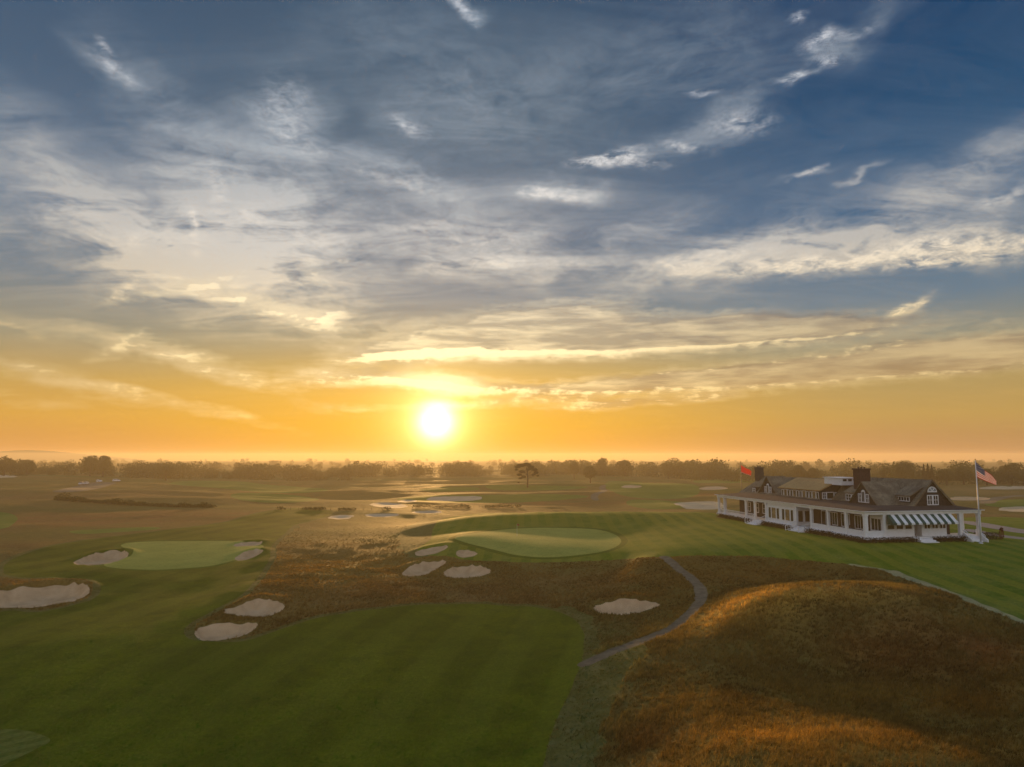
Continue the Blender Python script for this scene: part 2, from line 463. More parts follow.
def wl(P, n=5): return np.array([hit(p[0], p[1])[:2] for p in catmull(P, n, False)])
CART = sm_(wl([(664,557),(669,561),(680,569),(695,581),(704,592),(700,605),(684,620),(660,633),(630,645),(604,655),(585,664)]))
PATHS = [  # name, line, half width, label
 ('cart_path', CART, .70),
 ('gravel_track', wl([(596,500),(594,497),(597,493.5),(604,491),(602,488),(604,485)]), 1.5),
 ('gravel_track', wl([(985,503),(993,499.5),(1008,496.5),(1050,495),(1100,494.5)]), 2.6),
]
ROADS = [
 ('road', wl([(940,519),(965,521.5),(985,525),(1010,529.5),(1040,533.5),(1100,539)]), 2.6),
 ('road', wl([(968,530),(990,534),(1015,537.2),(1040,539.5),(1100,543)]), 1.5),
 ('car_park', wl([(70,490.5),(85,488),(98,484.5),(104,482.8)]), 6.5),
]
MOWNW = [poly_world(P, 4) for P in MOWN]
FARW = [poly_world(P, 3) for P in FAR_MOWN]
GREENW = [poly_world(P, 5) for _, P in GREENS]
TEEW = [poly_world(P, 4) for P in TEE]
BUNKW = [poly_world(b[0], 4) for b in BUNKERS]
LAWNW = MOWNW[1]
SHORT = [[(604,650),(590,662),(575,680),(560,712),(548,745),(540,800),(535,900),(600,900),(600,800),(603,745),(613,705),(628,672),(650,650),(640,645),(620,650)],
 [(560,607),(585,612),(598,628),(602,645),(590,655),(580,660),(575,640)],
 [(400,548),(398,536),(408,526),(428,518),(445,515),(460,520),(440,535),(436,548),(428,556),(412,558)],
 [(255,522),(290,519),(300,526),(283,535),(262,540),(250,532)]]
SHORTW = [poly_world(P, 4) for P in SHORT]
VERGE0 = wl([(850,564.5),(880,569),(893,572),(905,576.5)])
VERGE = wl([(893,571.5),(905,576.5),(930,585.5),(962,597.5),(1000,612.5),(1040,629),(1100,652)])

def full_h(x, y):
    z = base_h(x, y)
    ins = .75 * sstep(0, 6, sdf_poly(MOWNW[0], x, y, 8))
    ins = np.maximum(ins, .6 * sstep(0, 6, sdf_poly(LAWNW, x, y, 8)))
    for Q in GREENW: ins = np.maximum(ins, .95 * sstep(-7, 2, sdf_poly(Q, x, y, 8)))
    for Q in SHORTW: ins = np.maximum(ins, .8 * sstep(-6, 1, sdf_poly(Q, x, y, 8)))
    z = z + (1 - np.minimum(1, ins * 1.6)) * fbm(x / 3.6, y / 3.6, 2, 63) * .13 * (1 - sstep(120, 200, np.hypot(x, y)))
    z = z - ins * fbm(x / 14, y / 14, 3, 3) * .28
    for Q, b in zip(BUNKW, BUNKERS):
        s = sdf_poly(Q, x, y, 6.0)
        if b[1] > .3:
            # the far lip stands up, the near lip is low: direction away from the camera
            c = Q.mean(0); d = c / np.linalg.norm(c)
            back = (x - c[0]) * d[0] + (y - c[1]) * d[1]
            bk = sstep(-1.5, 3.0, back)
            lip = np.exp(-((s + .7) / 1.0) ** 2)
            z = z + np.where(s > -5.9, lip * bk * .45 * b[1], 0)
            z = z - sstep(0, .9, s) * (.5 + .7 * bk) * b[1] - sstep(0, 4.5, s) * .35 * b[1]
        else:
            z = z - sstep(0, 3, s) * .25
    return z

# ------------------------------------------------------------------ the grid
def make_grid():
    th = np.concatenate([np.arange(-180, -54, 4.0), np.arange(-54, -42, .6), np.arange(-42, 42, .135), np.arange(42, 54, .6), np.arange(54, 180, 4.0)])
    th = np.radians(th)
    rs = [2.0]
    r = 2.0
    while r < 3500:
        if r < 24: d = 2.0
        else: d = max(.16, min(r * r / 8500.0, .0125 * r))
        r += d; rs.append(r)
    return th, np.array(rs)
TH, RS = make_grid()
nT, nR = len(TH), len(RS)
X = RS[:, None] * np.sin(TH)[None]; Y = RS[:, None] * np.cos(TH)[None]
X = np.concatenate([[0], X.ravel()]); Y = np.concatenate([[0], Y.ravel()])
Z = full_h(X, Y)
def vid(i, j): return 1 + i * nT + (j % nT)
ii, jj = np.meshgrid(np.arange(nR - 1), np.arange(nT), indexing='ij')
a = vid(ii, jj).ravel(); b = vid(ii, jj + 1).ravel(); c = vid(ii + 1, jj + 1).ravel(); d = vid(ii + 1, jj).ravel()
T = np.concatenate([np.stack([a, d, c], 1), np.stack([a, c, b], 1)])
j = np.arange(nT)
T = np.concatenate([T, np.stack([np.zeros(nT, int), vid(0, j), vid(0, j + 1)], 1)])
V = np.stack([X, Y, Z], 1)
# face orientation upwards
def up(V, T):
    e1 = V[T[:, 1]] - V[T[:, 0]]; e2 = V[T[:, 2]] - V[T[:, 0]]
    nz = e1[:, 0] * e2[:, 1] - e1[:, 1] * e2[:, 0]
    T[nz < 0] = T[nz < 0][:, ::-1]
    return T
T = up(V, T)
def vnormals(V, T):
    n = np.cross(V[T[:, 1]] - V[T[:, 0]], V[T[:, 2]] - V[T[:, 0]])
    N = np.zeros_like(V)
    for k in range(3): np.add.at(N, T[:, k], n)
    return N / (np.linalg.norm(N, axis=1, keepdims=True) + 1e-20)
N = vnormals(V, T)
L = np.zeros(len(T), np.int32)
def cut(phi, newl, allow=None):
    """split the triangles along phi = 0; those inside take label newl"""
    global V, N, T, L
    s = phi > 0
    k = s[T].sum(1)
    ok = np.ones(len(T), bool) if allow is None else np.isin(L, allow)
    full = (k == 3) & ok
    mixed = np.nonzero((k > 0) & (k < 3) & ok)[0]
    L[full] = newl
    if len(mixed) == 0: return
    cache = {}; nv = []; nn = []; nt = []; nl = []
    base = len(V)
    def ev(p, q):
        key = (p, q) if p < q else (q, p)
        if key in cache: return cache[key]
        p, q = key
        t = phi[p] / (phi[p] - phi[q]); t = min(max(t, .02), .98)
        cache[key] = base + len(nv)
        nv.append(V[p] * (1 - t) + V[q] * t); m = N[p] * (1 - t) + N[q] * t; nn.append(m / np.linalg.norm(m))
        return cache[key]
    for f in mixed:
        t = T[f]
        for _ in range(3):
            if (s[t[0]] != s[t[1]]) and (s[t[0]] != s[t[2]]): break
            t = np.roll(t, -1)
        p, q, r = (int(x) for x in t)
        e = ev(p, q); g = ev(p, r)
        nt += [(p, e, g), (e, q, r), (e, r, g)]
        lp, lo = (newl, L[f]) if s[p] else (L[f], newl)
        nl += [lp, lo, lo]
    keep = np.ones(len(T), bool); keep[mixed] = False
    # neighbours outside 'allow' get T-junctions only where labels already differ (invisible: same height line)
    T = np.concatenate([T[keep], np.array(nt)]); L = np.concatenate([L[keep], np.array(nl, np.int32)])
    V = np.concatenate([V, np.array(nv)]); N = np.concatenate([N, np.array(nn)])
LAB = {}
def lab(name):
    LAB[name] = len(LAB) + 1; return LAB[name]
def wob(x, y, a=.35, s=2.2): return fbm(x / s, y / s, 2, 77) * a
ls = lab('short_rough')
cut(sdf_poly(MOWNW[0], V[:, 0], V[:, 1], 8) + .9 + wob(V[:, 0], V[:, 1], .25), ls)
lm = lab('fairway')
cut(sdf_poly(MOWNW[0], V[:, 0], V[:, 1], 8) + wob(V[:, 0], V[:, 1], .15), lm)
ll = lab('lawn')
cut(sdf_poly(LAWNW, V[:, 0], V[:, 1], 8) + wob(V[:, 0], V[:, 1], .1), ll)
lf = lab('far_fairway')
for Q in FARW: cut(sdf_poly(Q, V[:, 0], V[:, 1], 10), lf, [0, lf])
lc = lab('collar')
for Q in GREENW: cut(sdf_poly(Q, V[:, 0], V[:, 1], 8) + 1.1, lc, [0, ls, lm, ll, lc])
lg = lab('putting_green')
for Q in GREENW: cut(sdf_poly(Q, V[:, 0], V[:, 1], 8), lg, [0, ls, lm, ll, lc, lg])
for Q in SHORTW: cut(sdf_poly(Q, V[:, 0], V[:, 1], 8) + wob(V[:, 0], V[:, 1], .9, 2.0), ls, [0, ls])
lv = lab('verge')
cut(sdf_line(VERGE, .6, V[:, 0], V[:, 1], 8) + wob(V[:, 0], V[:, 1], .35, 2.0), lv, [0, ll, lv])
cut(sdf_line(VERGE0, .3, V[:, 0], V[:, 1], 8) + wob(V[:, 0], V[:, 1], .25, 2.0), lv, [0, ll, lv])
lt = lab('tee')
for Q in TEEW: cut(sdf_poly(Q, V[:, 0], V[:, 1], 8), lt)
PL = []
for i, (nm, Q, w) in enumerate(PATHS + ROADS):
    l_ = lab('path%d' % i); PL.append((l_, nm))
    cut(sdf_line(Q, w, V[:, 0], V[:, 1], 6) + wob(V[:, 0], V[:, 1], .12, 1.5) * (1 if nm != 'road' else .3), l_)
BL = []
for i, Q in enumerate(BUNKW):
    l_ = lab('bunk%d' % i); BL.append(l_)
    cut(sdf_poly(Q, V[:, 0], V[:, 1], 6) + wob(V[:, 0], V[:, 1], .16 if BUNKERS[i][1] > .3 else .8, 2.4), l_)

# ------------------------------------------------------------------ vegetation colours by place, sunlit crests painted in
def W(px, py): return hit(px, py)[:2]
TINTS = [  # px, py, radius along x, radius in depth (m), colour (linear albedo), amount
 (300,570,22,20,(.20,.115,.035),.7), (380,590,18,10,(.17,.11,.06),.6), (480,592,16,8,(.17,.115,.065),.6), (620,585,14,10,(.15,.085,.035),.6),
 (625,615,9,5,(.10,.085,.03),.6), (560,620,5,5,(.11,.11,.045),.7), (660,575,7,8,(.15,.12,.04),.5),
 (600,640,3,8,(.13,.15,.07),.8), (590,670,2.5,4,(.13,.15,.07),.9), (575,710,2.2,5,(.10,.125,.05),.9), (567,760,2.2,5,(.10,.125,.05),.9), (560,820,2.4,6,(.10,.125,.05),.9),
 (620,660,3,4,(.14,.14,.07),.8),(618,700,1.8,4,(.13,.13,.07),.7),
 (760,572,12,9,(.17,.085,.022),.7), (850,620,9,6,(.15,.08,.03),.5), (940,650,6,5,(.20,.065,.03),.75), (980,700,5,4,(.16,.07,.02),.5),
 (760,640,5,6,(.12,.075,.02),.5), (860,700,12,7,(.21,.125,.03),.6), (700,700,5,6,(.16,.10,.03),.5), (960,740,8,4,(.2,.11,.03),.6), (800,593,7,2.4,(.62,.36,.10),.92), (740,606,4.5,3,(.62,.36,.10),.92), (880,590,6,2,(.42,.25,.09),.7),  # mound crest entries carry the sun's golden highlight in their colour
 (790,740,6,2.6,(.46,.25,.06),.85), (900,742,5,2.4,(.36,.21,.06),.7), (640,740,3,3,(.10,.055,.025),.7), (930,620,6,3,(.22,.16,.07),.5),  # first two: sunlit gold of the front ridge put into the colour
 (900,590,9,3,(.10,.10,.05),.4),
 (60,520,40,25,(.19,.095,.055),.75), (30,498,60,25,(.19,.11,.06),.6), (160,515,30,20,(.20,.10,.045),.7), (120,495,40,40,(.21,.12,.06),.6),
 (30,545,14,6,(.14,.08,.04),.7), (20,582,8,2,(.22,.12,.05),.7),
 (290,495,30,25,(.28,.16,.05),.6), (340,520,20,12,(.15,.13,.04),.6), (330,530,12,8,(.14,.13,.045),.5), (430,530,8,10,(.13,.16,.07),.85), (400,522,12,8,(.24,.15,.05),.5),
 (480,505,30,10,(.26,.15,.07),.6), (560,504,40,12,(.28,.13,.06),.7), (700,495,20,14,(.28,.10,.04),.6), (620,495,25,25,(.20,.12,.05),.5),
 (950,490,50,40,(.25,.16,.10),.5), (1000,515,14,8,(.20,.13,.08),.7),
 (262,530,4,10,(.20,.16,.08),.5), (340,545,18,8,(.24,.12,.04),.4),
]
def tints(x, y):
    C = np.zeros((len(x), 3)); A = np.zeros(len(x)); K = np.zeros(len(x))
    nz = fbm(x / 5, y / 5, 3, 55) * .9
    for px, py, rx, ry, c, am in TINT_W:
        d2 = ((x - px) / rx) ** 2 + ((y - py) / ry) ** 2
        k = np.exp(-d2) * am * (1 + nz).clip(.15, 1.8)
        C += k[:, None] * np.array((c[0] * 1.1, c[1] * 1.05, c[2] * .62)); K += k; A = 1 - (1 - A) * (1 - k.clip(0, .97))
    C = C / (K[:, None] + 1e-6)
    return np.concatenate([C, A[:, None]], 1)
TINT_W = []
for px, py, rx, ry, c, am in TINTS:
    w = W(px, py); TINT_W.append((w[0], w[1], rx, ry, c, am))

p0 = np.array(W(905, 577)); p1 = np.array(W(1024, 622))
STRIPE = math.atan2(p1[1] - p0[1], p1[0] - p0[0])
M['rough'] = grass_mat('fescue_ground', (.16,.11,.028,1), (.21,.15,.036,1), (.10,.085,.022,1), .05, .55, .9, .35, 1.6, tint=True)
M['fairway'] = grass_mat('fairway_turf', (.050,.084,.001,1), (.094,.124,.002,1), (.036,.064,.001,1), .045, .35, .5, .08, 3, stripes=(R(78), 3.2, .34, (.12,.15,.010,1)))
M['lawn'] = grass_mat('lawn_turf', (.058,.118,.003,1), (.098,.155,.004,1), (.17,.19,.03,1), .05, .2, .35, .08, 2.5, stripes=(STRIPE, 1.5, .85, (.165,.185,.015,1)))
M['far'] = grass_mat('far_turf', (.11,.165,.02,1), (.15,.19,.03,1), (.09,.14,.02,1), .03, .15, .3, .1, 2)
M['green'] = grass_mat('green_turf', (.25,.275,.05,1), (.31,.32,.065,1), (.22,.25,.045,1), .06, .3, .15, .03, 5)
M['tee'] = grass_mat('tee_turf', (.085,.11,.012,1), (.11,.13,.02,1), (.07,.095,.012,1), .2, 1.2, .2, .03, 5, stripes=(R(35), .6, .8, (.15,.17,.04,1)))
M['path'] = simple('path_gravel', (.145,.118,.07,1), .95, .18, 1.2, bump=.4, bscale=8)
M['asphalt'] = simple('road_asphalt', (.22,.20,.19,1), .9, .08, .6, bump=.2, bscale=9)
def sand_mat():
    m, t, bs = new_mat('bunker_sand')
    co = geo(t)
    c = t.ramp(t.noise(co, .5, 5, .6), [(.25, (.42,.27,.14,1)), (.55, (.56,.375,.21,1)), (.8, (.63,.44,.26,1))])
    t.put(bs.inputs['Base Color'], c); bs.inputs['Roughness'].default_value = .95; bs.inputs['Specular IOR Level'].default_value = .05
    w = t.new('ShaderNodeTexWave'); t.put(w.inputs[0], co); w.inputs['Scale'].default_value = 2.2; w.inputs['Distortion'].default_value = 4
    b = t.new('ShaderNodeBump'); b.inputs['Strength'].default_value = .35; b.inputs['Distance'].default_value = .08
    t.put(b.inputs['Height'], t.math('ADD', t.math('MULTIPLY', w.outputs[1], .4), t.noise(co, 2.5, 5, .7))); t.put(bs.inputs['Normal'], b.outputs[0])
    return m
M['sand'] = sand_mat()
M['sand_far'] = simple('sunlit_sand', (.50,.39,.23,1), .8, .1, .2)  # far copy of the sand, a sunlit cream tone put into its colour

def piece(name, labels, mat, tint=False):
    f = T[np.isin(L, labels)]
    if not len(f): return None
    u, inv = np.unique(f, return_inverse=True)
    at = {'tint': ('FLOAT_COLOR', tints(V[u, 0], V[u, 1]))} if tint else None
    return np_mesh(name, V[u], inv.reshape(-1, 3), mat, normals=N[u], attrs=at, smooth=True)
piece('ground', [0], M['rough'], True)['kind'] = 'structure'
piece('fairway', [lm], M['fairway'])['kind'] = 'structure'
piece('lawn', [ll], M['lawn'])['kind'] = 'structure'
piece('distant_fairway', [lf], M['far'])['kind'] = 'structure'
piece('putting_green', [lg], M['green'])['kind'] = 'structure'
M['collar'] = grass_mat('collar_turf', (.058,.108,.004,1), (.085,.128,.005,1), (.05,.09,.004,1), .1, .6, .3, .06, 3)
piece('green_collar', [lc], M['collar'])['kind'] = 'structure'
M['short'] = grass_mat('short_rough_turf', (.075,.085,.016,1), (.10,.105,.022,1), (.125,.13,.045,1), .15, .9, .6, .12, 2.5)
M['verge'] = grass_mat('pale_verge_grass', (.26,.25,.13,1), (.33,.30,.15,1), (.16,.19,.09,1), .3, 1.0, .6, .1, 2.5)
piece('short_rough', [ls], M['short'])['kind'] = 'structure'
piece('verge', [lv], M['verge'])['kind'] = 'structure'
piece('tee_ground', [lt], M['tee'])['kind'] = 'structure'
for l_, nm in PL:
    o = piece({'cart_path': 'path', 'gravel_track': 'path', 'road': 'road', 'car_park': 'road'}[nm], [l_], M['path' if nm != 'road' else 'asphalt'])
    if o: o['kind'] = 'structure'
for l_, b_ in zip(BL, BUNKERS):
    o = piece('sand_bunker', [l_], M['sand' if b_[1] > .3 or 'grey' in b_[2] else 'sand_far'])
    if o: tag(o, b_[2], 'bunker', 'sand bunkers of the golf course')

def height(x, y):
    return full_h(np.atleast_1d(np.asarray(x, float)), np.atleast_1d(np.asarray(y, float)))
def ground_at(px, py):
    x, y, _ = hit(px, py); return x, y, float(height(x, y)[0])
def at_depth(px, dist):
    """a point on the ground seen at column px at ground distance y = dist"""
    d = ray(px, HOR); x = d[0] / d[1] * dist
    return x, dist, float(height(x, dist)[0])
# ------------------------------------------------------------------ sky, sun, haze
SUN_AZ, SUN_EL = azel(436, 422)
def build_sky():
    def noise2(self, vec, scale, detail=3, rough=.55, dist=0, out=0):
        n = self.new('ShaderNodeTexNoise', noise_dimensions='2D'); self.put(n.inputs['Vector'], vec)
        n.inputs['Scale'].default_value = scale; n.inputs['Detail'].default_value = detail
        n.inputs['Roughness'].default_value = rough; n.inputs['Distortion'].default_value = dist
        return n.outputs[out]
    w = bpy.data.worlds.new('World'); scene.world = w; w.use_nodes = True
    t = NT(w.node_tree); t.n.clear()
    out = t.new('ShaderNodeOutputWorld'); bg = t.new('ShaderNodeBackground'); t.l.new(bg.outputs[0], out.inputs[0])
    tc = t.new('ShaderNodeTexCoord').outputs['Generated']
    nrm = t.new('ShaderNodeVectorMath', operation='NORMALIZE'); t.put(nrm.inputs[0], tc); D = nrm.outputs[0]
    sx = t.new('ShaderNodeSeparateXYZ'); t.put(sx.inputs[0], D)
    deg = 180 / math.pi
    az = t.math('MULTIPLY', t.math('ARCTAN2', sx.outputs[0], sx.outputs[1]), deg)
    el = t.math('MULTIPLY', t.math('ARCSINE', sx.outputs[2]), deg)
    P = t.new('ShaderNodeCombineXYZ'); t.put(P.inputs[0], az); t.put(P.inputs[1], el); P.inputs[2].default_value = 1.0; P = P.outputs[0]
    # cloud sheet coordinates: the sky dome seen as a flat layer overhead
    inv = t.math('DIVIDE', 1.0, t.math('ADD', t.math('MAXIMUM', sx.outputs[2], 0.0), .10))
    pl = t.new('ShaderNodeVectorMath', operation='SCALE'); t.put(pl.inputs[0], D); t.put(pl.inputs['Scale'], inv); PLN = pl.outputs[0]
    # ---- clear sky gradient: warm side (round the sun), and away from it
    def stops(L_):
        return [(max(0, min(1, (e + 2) / 50)), srgb(*c)) for e, c in L_]
    f = t.math('DIVIDE', t.math('ADD', el, 2.0), 50.0, clamp=True)
    near = t.ramp(f, stops([(-1,(200,120,44)),(.8,(232,162,44)),(2.5,(228,168,46)),(4.8,(220,170,70)),(7,(190,160,94)),(9.5,(146,142,120)),(13,(108,124,136)),(18,(98,114,132)),(26,(74,96,116)),(34,(56,80,104)),(40,(70,90,118)),(47,(118,138,165))]))
    side = t.ramp(f, stops([(-1,(150,98,70)),(.8,(176,130,84)),(3,(184,148,82)),(5.5,(172,146,92)),(8,(146,140,116)),(11.5,(100,120,136)),(18,(62,96,128)),(26,(22,68,106)),(34,(8,52,92)),(40,(14,50,92)),(47,(100,128,160))]))
    left = t.ramp(f, stops([(-1,(170,100,60)),(.8,(204,142,72)),(3,(210,158,70)),(5.5,(190,154,86)),(8.5,(150,142,118)),(12.5,(106,120,132)),(18,(94,114,136)),(26,(70,92,116)),(34,(52,78,106)),(40,(50,78,110)),(47,(104,130,162))]))
    back = t.ramp(f, stops([(-1,(160,152,148)),(1,(196,180,168)),(6,(214,198,184)),(14,(200,198,198)),(26,(168,178,194)),(45,(128,148,174))]))  # unseen sky behind, brightened like the zenith stops to light ground and house
    daz = t.math('SUBTRACT', az, SUN_AZ * deg)
    c = t.mix(t.maprange(daz, 4, 36, 0, 1, True), near, side)
    c = t.mix(t.maprange(daz, -6, -30, 0, 1, True), c, left)
    c = t.mix(t.maprange(t.math('ABSOLUTE', daz), 45, 110, 0, 1, True), c, back)
    # ---- physical sky for the same sun mixed in
    sky = t.new('ShaderNodeTexSky', sky_type='NISHITA'); sky.sun_disc = False
    sky.sun_elevation = SUN_EL; sky.sun_rotation = SUN_AZ; sky.air_density = 1.2; sky.dust_density = 2.5; sky.ozone_density = 1.5
    t.put(sky.inputs[0], None)
    sk = t.new('ShaderNodeVectorMath', operation='SCALE'); t.put(sk.inputs[0], sky.outputs[0]); sk.inputs['Scale'].default_value = .10
    c = t.mix(.08, c, sk.outputs[0])
    base = c
    # ---- clouds
    def feat(px, py, rx, ry, rot, amp):
        a, e = azel(px, py); k = 700 / deg * 1.0
        # local pixel-to-degree scale at that place
        a2, e2 = azel(px + 10, py); a3, e3 = azel(px, py - 10)
        return (math.degrees(a), math.degrees(e), rx * abs(math.degrees(a2 - a)) / 10, ry * abs(math.degrees(e3 - e)) / 10, R(rot), amp)
    def group(name, feats, warp, noise_fn):
        g = bpy.data.node_groups.new(name, 'ShaderNodeTree')
        g.interface.new_socket('P', in_out='INPUT', socket_type='NodeSocketVector')
        g.interface.new_socket('Q', in_out='INPUT', socket_type='NodeSocketVector')
        g.interface.new_socket('D', in_out='OUTPUT', socket_type='NodeSocketFloat')
        q = NT(g); gi = q.new('NodeGroupInput'); go = q.new('NodeGroupOutput')
        Pp, Qq = gi.outputs[0], gi.outputs[1]
        n = q.new('ShaderNodeTexNoise', noise_dimensions='2D'); q.put(n.inputs['Vector'], q.mapping(Pp, scale=(.10, .22, 1))); n.inputs['Scale'].default_value = 1; n.inputs['Detail'].default_value = 4
        n.inputs['Roughness'].default_value = .6
        v = q.new('ShaderNodeVectorMath', operation='SUBTRACT'); q.put(v.inputs[0], n.outputs['Color']); v.inputs[1].default_value = (.5, .5, .5)
        v2 = q.new('ShaderNodeVectorMath', operation='MULTIPLY_ADD'); q.put(v2.inputs[0], v.outputs[0]); v2.inputs[1].default_value = (warp[0], warp[1], 0); q.put(v2.inputs[2], Pp)
        WP = v2.outputs[0]   # its z is 1: the dot products below carry their offset in z
        acc = 0.0; kf = 0; wp_ = WP
        for (ca, ce, rx, ry, rot, amp) in [feat(*x) for x in feats]:
            kf += 1
            if kf % 5 == 0:   # tiny dependency: keeps the shader evaluating one cloud after the other
                dn = q.new('ShaderNodeVectorMath', operation='MULTIPLY_ADD'); q.put(dn.inputs[0], acc); dn.inputs[1].default_value = (1e-9, 0, 0); q.put(dn.inputs[2], WP); wp_ = dn.outputs[0]
            c_, s_ = math.cos(rot), math.sin(rot)
            d1 = q.new('ShaderNodeVectorMath', operation='DOT_PRODUCT'); q.put(d1.inputs[0], wp_); d1.inputs[1].default_value = (c_ / rx, s_ / rx, -(c_ * ca + s_ * ce) / rx)
            d2 = q.new('ShaderNodeVectorMath', operation='DOT_PRODUCT'); q.put(d2.inputs[0], wp_); d2.inputs[1].default_value = (-s_ / ry, c_ / ry, -(-s_ * ca + c_ * ce) / ry)
            e_ = q.math('MULTIPLY_ADD', d1.outputs['Value'], d1.outputs['Value'], q.math('MULTIPLY', d2.outputs['Value'], d2.outputs['Value']))
            acc = q.math('MULTIPLY_ADD', q.math('POWER', .3679, e_), amp, acc)
        q.put(go.inputs[0], noise_fn(q, Pp, Qq, WP, acc))
        return g
    VEIL = [(240,265,120,22,-3,.55),(90,190,120,25,-25,.5),(170,150,70,40,-40,.3),(370,120,60,30,-15,.3),(120,235,190,45,4,.62),(300,225,170,55,2,.66),(230,290,120,30,-8,.85),(285,150,55,80,-25,.6),(215,200,30,60,35,.35),(60,170,120,40,-30,.35),(150,95,110,35,-38,.35),
            (350,115,38,26,-35,-.55),(60,60,90,40,-30,-.2),(395,172,90,12,-16,.65),(480,240,110,30,5,.45),(600,75,170,60,10,.42),(420,60,120,60,-30,.40),(700,40,80,40,0,.2),
            (820,248,160,18,2,1.05),(960,248,120,17,-3,1.05),(880,215,170,20,19,.7),(700,262,80,14,8,.8),(640,232,70,16,14,.5),(1000,160,90,16,24,.5),(760,235,90,20,14,.6),(1000,195,40,12,15,.5),
            (620,158,42,9,6,.85),(715,118,55,14,20,.75),(690,150,50,10,12,.6),(830,45,26,12,-10,.85),(795,76,14,5,10,.9),(870,25,40,18,30,.35),(556,193,42,10,-4,.95),(460,4,20,9,-30,.8),(100,60,40,14,-25,.5),
            (480,262,50,12,15,.55),(550,265,70,16,0,.4),(870,170,20,3,20,.6),(812,172,24,4,10,.5),
            (260,320,70,12,0,.35),(900,308,13,5,25,1.1),(1000,322,40,5,5,.35),(70,330,70,6,-5,.3),(10,325,40,3,-10,.5)]
    def veil_noise(q, Pp, Qq, WP, acc):
        st = noise2(q, q.mapping(Qq, rot=(0, 0, R(32)), scale=(1.0, 2.6, 1)), 1.6, 7, .62, .6)
        fi = noise2(q, q.mapping(WP, rot=(0, 0, R(-8)), scale=(.28, .8, 1)), 1.0, 7, .65, .1)
        k = q.math('MULTIPLY', q.math('ADD', q.maprange(st, .34, .68, .0, 1.2), q.maprange(fi, .32, .7, 0, .95)), .62)
        thin = q.math('MULTIPLY', q.maprange(st, .42, .75), .12)
        return q.math('ADD', q.math('MULTIPLY', acc, k), thin)
    BAND = [(440,347,70,10,9,1.9),(500,328,100,15,9,1.7),(560,320,60,14,0,1.0),(650,336,170,15,0,1.9),(780,328,90,10,-2,1.6),(560,345,150,11,2,1.5),
            (1010,350,130,15,6,2.0),(880,364,120,14,6,1.8),(760,376,120,11,5,1.5),(640,383,110,9,4,1.3),(545,388,80,6,2,.9),
            (440,384,50,8,0,1.7),(380,380,60,9,4,.8),(330,372,50,10,10,.55),(590,404,60,6,2,.95),(480,404,60,5,4,.8),(690,400,70,4,2,.5),
            (160,352,90,14,-10,.65),(215,372,90,9,-14,.55),(60,378,120,10,-14,.62),(180,405,130,7,-12,.55),(115,345,30,8,35,.5),(190,288,60,7,18,.6),(320,300,50,16,-70,.55),(240,300,80,10,-14,.75),(300,318,60,8,0,.6),(350,410,40,6,0,.5),(30,400,70,8,-8,.5)]
    def band_noise(q, Pp, Qq, WP, acc):
        a_ = noise2(q, q.mapping(Pp, scale=(.14, .8, 1), rot=(0, 0, R(-3))), 1.0, 6, .6, .1)
        b_ = noise2(q, q.mapping(Pp, loc=(7, 3, 0), scale=(.9, 1.9, 1)), 1.0, 5, .62, .0)
        nz = q.math('ADD', q.maprange(a_, .25, .75, -.42, .42), q.maprange(b_, .25, .75, -.22, .22))
        x = q.math('ADD', acc, q.math('MULTIPLY', nz, q.math('MULTIPLY', acc, 2.2, clamp=True)))
        return q.maprange(x, .15, 1.2, 0, 1)
    PUFF = [(618,157,30,8,4,1.3),(590,160,22,6,0,.9),(640,165,26,5,-6,.6),(732,124,26,12,4,.75),(686,147,16,5,-15,1.0),(700,94,16,4,-4,.7),(760,128,20,8,0,.35),(815,40,16,8,10,1.05),(850,36,26,6,4,.5),(822,60,13,6,-5,1.1),(794,77,12,5,8,1.35),(799,19,9,5,0,1.1),
            (556,194,30,7,-4,1.25),(535,190,14,5,0,.9),(460,6,15,8,-30,1.2),(108,44,10,5,-30,.8),(112,66,26,8,-25,.6),(898,308,13,5,22,1.4),(914,303,6,3,0,1.1),(412,127,18,8,-20,.9),(812,171,20,3,20,.7),
            (860,259,140,11,1,.9),(960,253,100,12,-3,1.0),(700,262,70,10,2,.8),(780,268,80,5,3,.7),(925,266,40,5,0,.8),(490,262,28,7,10,.7),(440,270,26,5,15,.7),(560,262,34,6,0,.45),(130,290,24,5,35,1.0),(240,300,60,10,-10,.75),(290,285,50,8,10,.6),(190,280,40,5,0,.7),(345,262,10,3,10,.8),(300,262,20,3,0,.5),
            (215,185,9,26,20,.6),(195,225,6,22,15,.7),(285,110,26,30,20,.5),(300,145,30,14,-35,.45),(400,182,60,6,-12,.45),(250,215,60,20,10,.35),(1000,196,30,7,12,.7),(480,240,60,10,10,.5),(150,240,60,14,5,.5),(300,235,50,12,-10,.5),(420,225,50,9,6,.5),(60,215,50,10,10,.35)]
    def puff_noise(q, Pp, Qq, WP, acc):
        a_ = noise2(q, q.mapping(Pp, scale=(.5, 1.25, 1), rot=(0, 0, R(-12))), 1.0, 7, .70, .25)
        b_ = noise2(q, q.mapping(Pp, loc=(3, 9, 0), scale=(1.1, 2.2, 1)), 1.0, 5, .66, .1)
        x = q.math('MULTIPLY', acc, q.math('ADD', .9, q.maprange(a_, .3, .7, -1.3, 1.2)))
        return q.math('MULTIPLY', q.maprange(x, .05, 1.5, 0, 1), q.maprange(b_, .3, .6, .45, 1))
    gv = group('veil_density', VEIL, (7, 4), veil_noise)
    gb = group('band_density', BAND, (4, 1.0), band_noise)
    def call(g, p, q_):
        n = t.new('ShaderNodeGroup'); n.node_tree = g; t.put(n.inputs[0], p); t.put(n.inputs[1], q_); return n.outputs[0]
